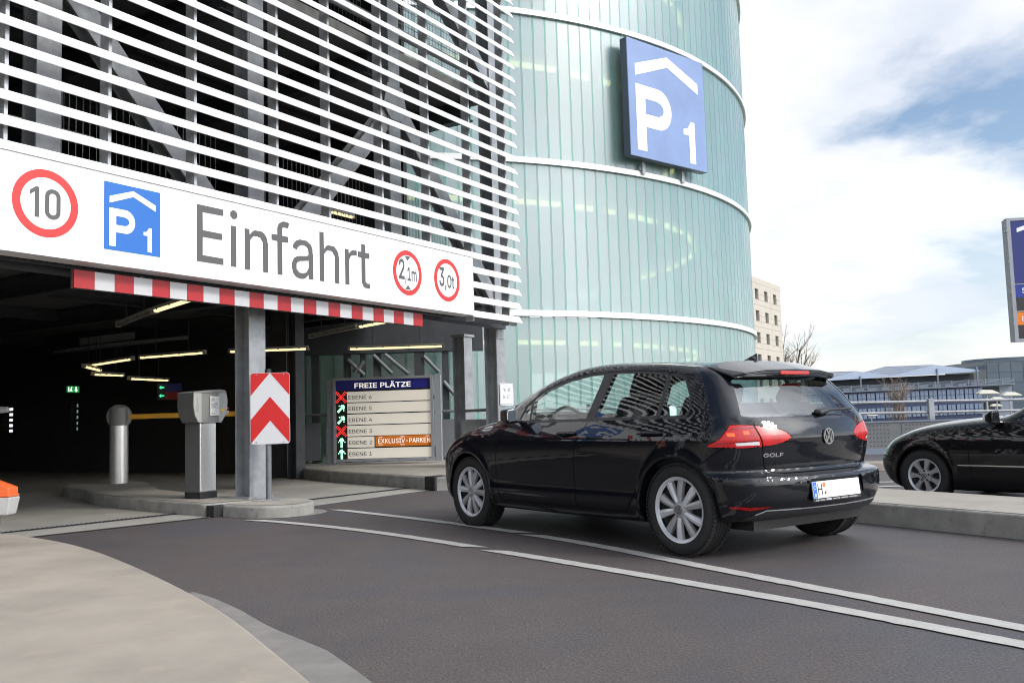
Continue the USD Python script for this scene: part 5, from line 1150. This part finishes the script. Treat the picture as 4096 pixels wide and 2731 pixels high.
rearbox = m3.Manifold.cube((.65, 2, 1.4)).translate((-.9, -1, .1)); sh_r = shell12 ^ rearbox; sh_r.num_tri(); shell4.num_tri()
win_cut = both(W_SIDE)+ext(RW, 'x', -.75, .0)+ext(WS, 'z', 1.0, 1.5)
trim_cut = both(trim_o)
trim = (shell4 ^ trim_cut)-both(W_SIDE)
body = body-(shell12 ^ trim_cut)-win_cut
# lamps
TL_O = sg.Polygon([(.615, .884), (.70, .891), (.745, .889), (.80, .855), (.92, .70), (.92, .742), (.70, .738), (.575, .742)]).buffer(0)
TL_O = sg.Polygon([(.617, .884), (.70, .891), (.745, .889), (.805, .80), (.8535, .748), (.70, .738), (.578, .742)])
TL_I = sg.Polygon([(.605, .882), (.566, .743), (.46, .757), (.385, .778), (.345, .800), (.365, .822), (.43, .852), (.52, .873)])
def sym(g): return g.union(sa.scale(g, -1, 1, origin=(0, 0)))
lampcut = ext(sym(TL_O.buffer(.004)).union(sym(TL_I.buffer(.004))), 'x', -.8, -.30)
body = body-(shell12 ^ lampcut)
REFL = sg.Polygon([(.845, .366), (.80, .345), (.70, .327), (.62, .338), (.545, .352), (.70, .356)])
DIFF = sg.Polygon([(-.76, .20), (-.70, .285), (-.60, .325), (.60, .325), (.70, .285), (.76, .20)])
body = body-(shell12 ^ ext(sym(REFL).union(DIFF.buffer(.003)), 'x', -.9, -.42))
HL = spl([(2.905, .812), (3.07, .80), (3.30, .735), (3.34, .665), (3.16, .665), (3.0, .70)])
body = body-(shell12 ^ both(HL, .3))
# plate recess
body = body-ext(spl([(-.315, .365), (-.285, .52), (.285, .52), (.315, .365)]), 'x', -.80, -.672)
# seams
seam_s = shapely.union_all([stroke([(2.02, .91), (2.10, .78), (2.17, .62), (2.165, .45), (2.14, .30), (2.10, .27)], .006), stroke([(.915, .945), (.985, .86), (1.05, .75), (1.072, .64), (1.08, .45), (1.08, .27)], .006), stroke([(-.06, .945), (.02, .86), (.11, .78), (.19, .70), (.27, .60), (.36, .49), (.43, .38), (.50, .285)], .006), stroke([(2.10, .272), (.50, .272)], .006), stroke([(-.235, .628), (-.33, .70), (-.395, .742)], .005), stroke([(2.02, .91), (2.2, .90), (2.6, .875), (2.9, .82)], .005)])
seam_r = shapely.union_all([stroke([(.607, .900), (.592, .82), (.572, .735), (.560, .66), (.545, .61), (.50, .572), (.43, .562), (-.43, .562), (-.50, .572), (-.545, .61), (-.560, .66), (-.572, .735), (-.592, .82), (-.607, .90)], .006)])
grooves = both(seam_s, .5)+ext(seam_r, 'x', -.80, -.40)
body = body-(grooves-in12)
for s_ in (-1, 1):  # handle dishes
    for xc in (1.158, .228): body = body-m3.Manifold.sphere(1., 32).scale((.085, .016, .030)).translate((xc, s_*.888, .838))
smooth_obj('body', body, 'car_paint', car, hb_)
smooth_obj('window_trim', trim, 'trim_black', car, hb_)
def glass(nm, cutter, mat): return smooth_obj(nm, shell4 ^ cutter, mat, car, hb_, outer=True)
for s_ in (1, -1):
    rng_ = (.35, 1.2) if s_ > 0 else (-1.2, -.35)
    glass('side_window', ext(F_WIN.buffer(.004), 'y', *rng_), 'window_glass'); glass('side_window', ext(R_WIN.buffer(.004), 'y', *rng_), 'window_tint'); glass('side_window', ext(Q_WIN.buffer(.004), 'y', *rng_), 'window_tint')
glass('rear_window', ext(RW.buffer(.002), 'x', -.75, 0), 'rear_glass'); glass('windscreen', ext(WS.buffer(.002), 'z', 1.0, 1.5), 'window_glass')
for s_ in (1, -1):
    sc = lambda g: g if s_ > 0 else sa.scale(g, -1, 1, origin=(0, 0))
    white = sc(sg.Polygon([(.735, .752), (.745, .772), (.60, .778), (.592, .752)]))
    lo = smooth_obj('tail_lamp', sh_r ^ (ext(sc(TL_O), 'x', -.8, -.30)-ext(white, 'x', -.8, -.3)), 'lamp_red', car, hb_)
    smooth_obj('reverse_lamp', sh_r ^ ext(white.buffer(-.001), 'x', -.8, -.3), 'lamp_clear', lo, hb_)
    smooth_obj('tail_lamp', sh_r ^ ext(sc(TL_I), 'x', -.8, -.30), 'lamp_red', car, hb_)
    if s_ > 0:
        out2 = hb_.net(bd_, .03, -.0015)
        for g in (sg.box(.655, .825, .69, .85), sg.box(.74, .815, .775, .838)): smooth_obj('lit_field', (out2-solid) ^ ext(sc(g), 'x', -.8, -.3), 'lamp_lit', lo, hb_)
        smooth_obj('dark_line', (out2-solid) ^ ext(sc(stroke([(.60, .782), (.72, .778), (.82, .768)], .006)).union(sc(stroke([(.61, .868), (.68, .872), (.75, .862)], .006))), 'x', -.8, -.3), 'lamp_dark', lo, hb_)
    smooth_obj('rear_reflector', sh_r ^ ext(sc(REFL.buffer(-.002)), 'x', -.9, -.42), 'reflector_red', car, hb_)
    smooth_obj('headlight', shell12 ^ ext(HL.buffer(-.003), 'y', *((.3, 1.2) if s_ > 0 else (-1.2, -.3))), 'headlamp', car, hb_)
smooth_obj('lower_bumper', sh_r ^ ext(DIFF.buffer(-.001), 'x', -.9, -.42), 'trim_black', car, hb_)
# bright bead along the lower bumper
out3 = hb_.net(bd_, .022, -.004)
smooth_obj('bumper_bead', (out3-in12) ^ ext(stroke([(-.66, .300), (-.60, .326), (.60, .326), (.66, .300)], .007), 'x', -.9, -.40), 'wheel_grey', car, hb_)
obj('underbody', MB().box(-.45, 2.95, -.60, .60, .185, .30), 'trim_black', car)
# roof spoiler
spo = m3.Manifold.batch_hull([m3.Manifold.sphere(.009, 16).translate(p) for y in (-1, 1) for p in ((-.10, .575*y, 1.292), (-.300, .565*y, 1.222), (-.345, .50*y, 1.238), (-.10, .40*y, 1.330), (-.375, .30*y, 1.258), (-.12, .15*y, 1.338), (-.385, .0, 1.264), (-.26, .40*y, 1.222), (-.26, .0, 1.232), (-.05, .55*y, 1.300))])
obj('spoiler', spo, 'car_paint', car, smooth=28)
obj('spoiler_lip', m3.Manifold.batch_hull([m3.Manifold.sphere(.006, 12).translate(p) for y in (-1, 1) for p in ((-.305, .545*y, 1.214), (-.35, .48*y, 1.228), (-.388, .0, 1.252), (-.378, .3*y, 1.247), (-.25, .52*y, 1.205), (-.25, 0, 1.22))]), 'gloss_black', car, smooth=28)
obj('brake_lamp', m3.Manifold.batch_hull([m3.Manifold.sphere(.006, 12).translate(p) for p in ((-.389, -.155, 1.252), (-.389, .155, 1.252), (-.389, .155, 1.236), (-.389, -.155, 1.236), (-.36, -.16, 1.25), (-.36, .16, 1.25))]), 'lamp_red', car, smooth=40)
# antenna fin, wiper, handles, mirrors
obj('antenna', hull([(.075, 0, 1.352), (-.07, -.02, 1.343), (-.07, .02, 1.343), (-.055, 0, 1.40)], .008).trim_by_plane((0, 0, 1), 1.33)+hull([(.10, 0, 1.352), (-.08, .028, 1.338), (-.08, -.028, 1.338)], .010), 'gloss_black', car, smooth=35)
wp = obj('wiper', hull([(-.597, .02, .955), (-.597, -.05, .968), (-.575, .03, .962), (-.578, -.10, .972)], .018), 'trim_black', car, smooth=40)
obj('wiper_arm', hull([(-.590, -.08, .972), (-.575, -.36, .978)], .009), 'trim_black', wp, smooth=40)
for s_ in (-1, 1):
    for xc in (1.158, .228):
        obj('door_handle', hull([(xc-.105, s_*.889, .843), (xc+.09, s_*.892, .840), (xc+.0, s_*.903, .846), (xc-.105, s_*.886, .852), (xc+.09, s_*.889, .850)], .009), 'car_paint', car, smooth=45)
    mi = obj('mirror', hull([(1.90, s_*.925, .975), (1.905, s_*.96, 1.03), (1.80, s_*.915, .958), (1.80, s_*.985, .955), (1.80, s_*1.0, 1.035), (1.80, s_*.93, 1.045), (1.87, s_*.985, 1.02), (1.88, s_*.98, .975)], .022), 'car_paint', car, smooth=40)
    obj('mirror_arm', hull([(1.86, s_*.83, .955), (1.80, s_*.85, .952), (1.85, s_*.93, .955), (1.82, s_*.93, .962)], .016), 'trim_black', mi, smooth=40)
    obj('mirror_glass', m3.Manifold.batch_hull([m3.Manifold.sphere(.003, 8).translate((x, s_*y, z)) for x in (1.776, 1.782) for y, z in ((.915, .960), (.98, .948), (1.004, .965), (1.006, 1.02), (.985, 1.048), (.935, 1.052), (.915, 1.04))]), 'mirror_glass', mi, smooth=20)
# badges and lettering on the tailgate (facing backwards)
RFm = lambda x, y, z: frame((x, y, z), np.array([0, -1., 0]), np.array([0, 0, 1.]), np.array([-1., 0, 0]))
mb_ = MB(); badge(mb_, .056, RFm(-.634, 0, .793)); bz = obj('badge', mb_, 'chrome', car, smooth=30)
obj('badge_field', MB().prism(circ(0, 0, .053, 20), 0, .002, RFm(-.6335, 0, .793)), 'gloss_black', bz)
def on_tail(s, h, y, z, w):
    v, f = text(s, h, w, True, .004); out = []
    y_ = y-v[:, 0]; z_ = z+v[:, 1]; x_ = hb_.rear(z_)+hb_.rk*y_**2+hb_.rk4*np.abs(y_)**6-v[:, 2]-.0005
    return np.c_[x_, y_, z_], f
obj('model_lettering', MB().add(*on_tail('GOLF', .024, .565, .672, .150)), 'chrome', car)
obj('engine_lettering', MB().add(*on_tail('TSI', .022, -.475, .680, .050)), 'chrome', car)
obj('engine_plate', MB().add(*(lambda v, f: (v, f))(np.array([(hb_.rear(z)+hb_.rk*y*y+hb_.rk4*abs(y)**6-.002, y, z) for y, z in ((-.470, .655), (-.535, .655), (-.535, .668), (-.470, .668))]), np.array([[0, 1, 2], [0, 2, 3]]))), 'chrome', car)
PM = RFm(-.700, .03, .382)@TR(0, 0, 0)
til = np.eye(4); til[:3, :3] = trimesh.transformations.rotation_matrix(-.10, (1, 0, 0))[:3, :3]; PM = PM@til
pl = obj('number_plate', MB().prism(rrect(.520, .110, .008), .004, .007, PM@TR(0, .062)), 'plate_white', car)
obj('plate_frame', MB().prism(sa.translate(rrect(.532, .135, .010), 0, .052), .0, .004, PM), 'trim_black', pl)
obj('euro_strip', MB().prism(sg.box(-.258, .009, -.216, .115), .007, .0078, PM), 'plate_blue', pl)
mb_ = MB(); lettering('D', .020, -.244, .018, PM, z0=.0078, z1=.0086, mb=mb_, bold=True)
for q in range(12): mb_.prism(circ(-.237+.013*math.cos(q*math.pi/6), .078+.013*math.sin(q*math.pi/6), .0022, 2), .0078, .0086, PM)
obj('euro_print', mb_, 'plate_white', pl)
obj('plate_letter', lettering('H', .074, -.206, .026, PM, width=.046, z0=.007, z1=.0086), 'ink', pl)
obj('seal', MB().prism(circ(-.136, .092, .0165), .007, .0085, PM), 'seal_orange', pl); obj('seal', MB().prism(circ(-.130, .040, .021).difference(circ(-.130, .040, .0195)), .007, .0085, PM).prism(circ(-.130, .040, .010, 4), .007, .0085, PM), 'reflector_red', pl)
mb_ = MB(); lettering('AUTOHAUS', .0065, -.19, -.009, PM, z0=.004, z1=.005, mb=mb_); lettering('Schulze', .011, -.125, -.010, PM, z0=.004, z1=.005, mb=mb_, bold=True); lettering('· WUNSTORF · NIENBURG · STADTHAGEN', .0065, -.06, -.009, PM, z0=.004, z1=.005, mb=mb_, width=.28)
for q in (-.232, -.212): mb_.prism(circ(q, -.006, .006).difference(circ(q, -.006, .0045)), .004, .005, PM)
obj('dealer_lettering', mb_, 'sign_white', pl)
for y_ in (.36, -.36): obj('parking_sensor', MB().tube((-.715, y_, .505), (-.735, y_, .505), .010, n=12), 'car_paint', car)
# interior
for s_ in (-1, 1):
    obj('front_seat', hull([(1.55, s_*.36-.22, .60), (1.55, s_*.36+.22, .60), (1.05, s_*.36-.22, .55), (1.05, s_*.36+.22, .55)], .07)+hull([(1.05, s_*.36-.2, .6), (1.05, s_*.36+.2, .6), (.80, s_*.36-.18, 1.06), (.80, s_*.36+.18, 1.06)], .06), 'interior_grey', car, smooth=40)
    obj('headrest', hull([(.80, s_*.36-.09, 1.15), (.80, s_*.36+.09, 1.15), (.77, s_*.36-.07, 1.26), (.77, s_*.36+.07, 1.26)], .045), 'interior_grey', car, smooth=40)
    obj('headrest', hull([(-.06, s_*.34-.09, 1.07), (-.06, s_*.34+.09, 1.07), (-.09, s_*.34-.07, 1.14), (-.09, s_*.34+.07, 1.14)], .04), 'interior_grey', car, smooth=40)
obj('rear_seat', hull([(.55, -.55, .58), (.55, .55, .58), (.1, -.55, .56), (.1, .55, .56)], .07)+hull([(.1, -.55, .6), (.1, .55, .6), (-.08, -.52, .98), (-.08, .52, .98)], .06), 'interior_grey', car, smooth=40)
obj('dashboard', hull([(2.25, -.62, .78), (2.25, .62, .78), (1.95, -.6, .88), (1.95, .6, .88), (1.98, -.6, .65), (1.98, .6, .65)], .06), 'interior_grey', car, smooth=40)
Ms = frame((1.72, .36, .90), np.array([0, 1., 0]), np.array([.42, 0, .907]), np.array([.907, 0, -.42]))
obj('steering_wheel', MB().mesh(trimesh.creation.torus(.175, .016, 40, 10), Ms).mesh(rbox(-.17, .17, -.022, .022, -.012, .012, .01), Ms), 'interior_grey', car, smooth=40)
for xc in (0., 2.637):
    for s_ in (1, -1): wheel('wheel', car, xc, s_*.745, .316, .316, .205, .222, s_, rot=.25 if xc else .55)

# ---------------------------------------------------------------- dark saloon at the right edge
def saloon():
    side = sprof([(.10, .80), (.2, .855), (.3, .885), (.40, .895), (.445, .899), (.455, .899), (.5, .902), (.62, .905), (.74, .897), (.79, .888), (.86, .866), (.92, .838), (.94, .825), (1.0, .79), (1.2, .69), (1.35, .60), (1.45, .52)], .02, (.742,))
    wid = sprof([(-1.3, .93), (-.6, .98), (0, 1.), (1.5, 1.), (2.5, .995), (2.965, .985), (3.3, .955), (3.8, .90)], .12)
    narrow = prof([(-1, .1), (0, 0), (3, 0), (4, 0)])
    rear = prof([(.1, -.95), (.3, -1.1), (.55, -1.15), (.9, -1.1), (1.0, -1.05), (1.5, -.3)])
    front = sprof([(.1, 3.50), (.17, 3.58), (.27, 3.70), (.40, 3.76), (.53, 3.77), (.56, 3.735), (.65, 3.69), (.75, 3.60), (.80, 3.50), (.85, 3.40), (1.5, 3.1)], .025)
    top = sprof([(-1.2, .92), (-.8, .99), (-.4, 1.08), (0, 1.25), (.5, 1.40), (.9, 1.44), (1.2, 1.425), (1.5, 1.345), (1.8, 1.20), (2.04, 1.075), (2.11, 1.042), (2.18, 1.026), (2.5, 1.000), (3.0, .945), (3.3, .880), (3.5, .825), (3.65, .75), (3.9, .5)], .035)
    def flare(x, z):
        o = 0
        for xc in (0, 2.965):
            d = np.sqrt((x-xc)**2+(z-.31)**2); o = o+.012*np.exp(-((d-.385)/.03)**2)*(z < .9)
        return o
    bottom = prof([(-1.2, .26), (0, .15), (2.5, .14), (3.2, .15), (3.8, .16)])
    topk = prof([(-1, .9), (4, .9)])
    return Body(side=side, wid=wid, narrow=narrow, belt=.93, rear=rear, front=front, top=top, flare=flare, bottom=bottom, topk=topk, sidek=.97, rk=.16, rk4=.2, fk=.26, fk4=.26, tx=.22, crown=.045, crown4=.05, rt=.07, re=.10)
sb_ = saloon(); sbd = [(-1.25, 3.8), (-.94, .94), (.1, 1.46)]
MZ = -.17
mcar = thing('saloon_car', 'black saloon car in the exit lane, cut by the right picture edge', 'car', TR(7.38, 9.22, MZ, math.radians(126)))
ss = sb_.net(sbd, .018); s12 = sb_.net(sbd, .03, .012); s35 = sb_.net(sbd, .035, .04); s4 = sb_.net(sbd, .022, .004)
S_F = spl([(1.88, .955), (1.72, 1.07), (1.44, 1.22), (1.22, 1.315), (1.14, 1.325), (1.10, .95)]); S_R = spl([(1.02, .95), (1.10, 1.33), (.7, 1.32), (.35, 1.22), (.15, 1.05), (.1, .95)])
WSs = sg.Polygon([(2.10, 0), (2.06, .4), (1.96, .68), (1.42, .56), (1.28, .3), (1.26, 0)]); WSs = WSs.union(sa.scale(WSs, 1, -1, origin=(0, 0)))
mb2 = ss-(s35 ^ m3.Manifold.cube((2.9, 2, 1.2)).translate((-.7, -1, .55)))
for xc in (0., 2.965):
    for sgn in (-1, 1): mb2 = mb2-m3.Manifold.cylinder(.4, .37, .37, 64).rotate((90, 0, 0)).translate((xc, .60+.4 if sgn > 0 else -.60, .31))
HLs = spl([(3.30, .83), (3.38, .815), (3.60, .70), (3.58, .62), (3.46, .63), (3.38, .73)])
mb2 = mb2-both(S_F.union(S_R))-ext(WSs, 'z', 1.0, 1.5)-((ss-s12) ^ both(HLs, .2))
sl = shapely.union_all([stroke([(2.36, .90), (2.385, .78), (2.39, .5), (2.36, .28)], .007), stroke([(1.06, .94), (1.08, .6), (1.08, .28)], .007), stroke([(3.70, .565), (3.42, .565)], .006)])
mb2 = mb2-(both(sl, .5)-s12)
hood_g = sg.LineString([(2.14, .73), (2.6, .71), (3.0, .66), (3.36, .56)]).buffer(.006)
mb2 = mb2-(ext(hood_g, 'z', .7, 1.2)-s12)
smooth_obj('body', mb2, 'car_paint_black', mcar, sb_)
for g in (S_F, S_R):
    for r_ in ((.3, 1.2), (-1.2, -.3)): smooth_obj('side_window', (s4-s12) ^ ext(g.buffer(.003), 'y', *r_), 'window_tint', mcar, sb_, outer=True)
smooth_obj('windscreen', (s4-s12) ^ ext(WSs.buffer(.002), 'z', 1.0, 1.5), 'window_glass', mcar, sb_, outer=True)
for r_ in ((.2, 1.2), (-1.2, -.2)): smooth_obj('headlight', (ss-s12) ^ ext(HLs.buffer(-.003), 'y', *r_), 'lamp_clear', mcar, sb_)
so = sb_.net(sbd, .03, -.006)
for r_ in ((.3, 1.2), (-1.2, -.3)):
    smooth_obj('side_moulding', (so-s12) ^ ext(sg.box(-.6, .444, 2.53, .456), 'y', *r_), 'chrome', mcar, sb_)
    smooth_obj('bumper_strip', (so-s12) ^ ext(sg.box(3.40, .538, 3.9, .556), 'y', *r_), 'trim_black', mcar, sb_)
    s_ = 1 if r_[0] > 0 else -1
    mi = obj('mirror', hull([(2.13, s_*.92, .965), (2.12, s_*.99, 1.0), (2.03, s_*.90, .94), (2.03, s_*1.03, .945), (2.03, s_*1.03, 1.05), (2.03, s_*.91, 1.06)], .025), 'car_paint_black', mcar, smooth=40)
    obj('mirror_arm', hull([(2.1, s_*.80, .935), (2.0, s_*.82, .935), (2.06, s_*.93, .95)], .02), 'car_paint_black', mi, smooth=40)
    obj('indicator', hull([(2.145, s_*.97, .985), (2.115, s_*1.03, 1.01), (2.11, s_*1.035, .975)], .012), 'lamp_clear', mi, smooth=40)
    obj('belt_strip', MB().bar((1.12, s_*.842, .946), (2.06, s_*.838, .950), .008, .012), 'chrome', mcar)
obj('wiper_cowl', hull([(2.10, -.6, 1.00), (2.10, .6, 1.00), (2.17, 0, 1.028)], .010), 'trim_black', mcar)
for s_ in (-1, 1): obj('front_seat', hull([(1.05, s_*.38-.2, .6), (1.05, s_*.38+.2, .6), (.80, s_*.38-.18, 1.2), (.80, s_*.38+.18, 1.2)], .06), 'interior_grey', mcar, smooth=40)
obj('dashboard', hull([(2.2, -.62, .80), (2.2, .62, .80), (1.95, -.6, .88), (1.95, .6, .88)], .06), 'interior_grey', mcar, smooth=40)
for xc in (0., 2.965):
    for s_ in (1, -1): wheel('wheel', mcar, xc, s_*.775, .31, .31, .215, .203, s_, rot=.45, merc=True)
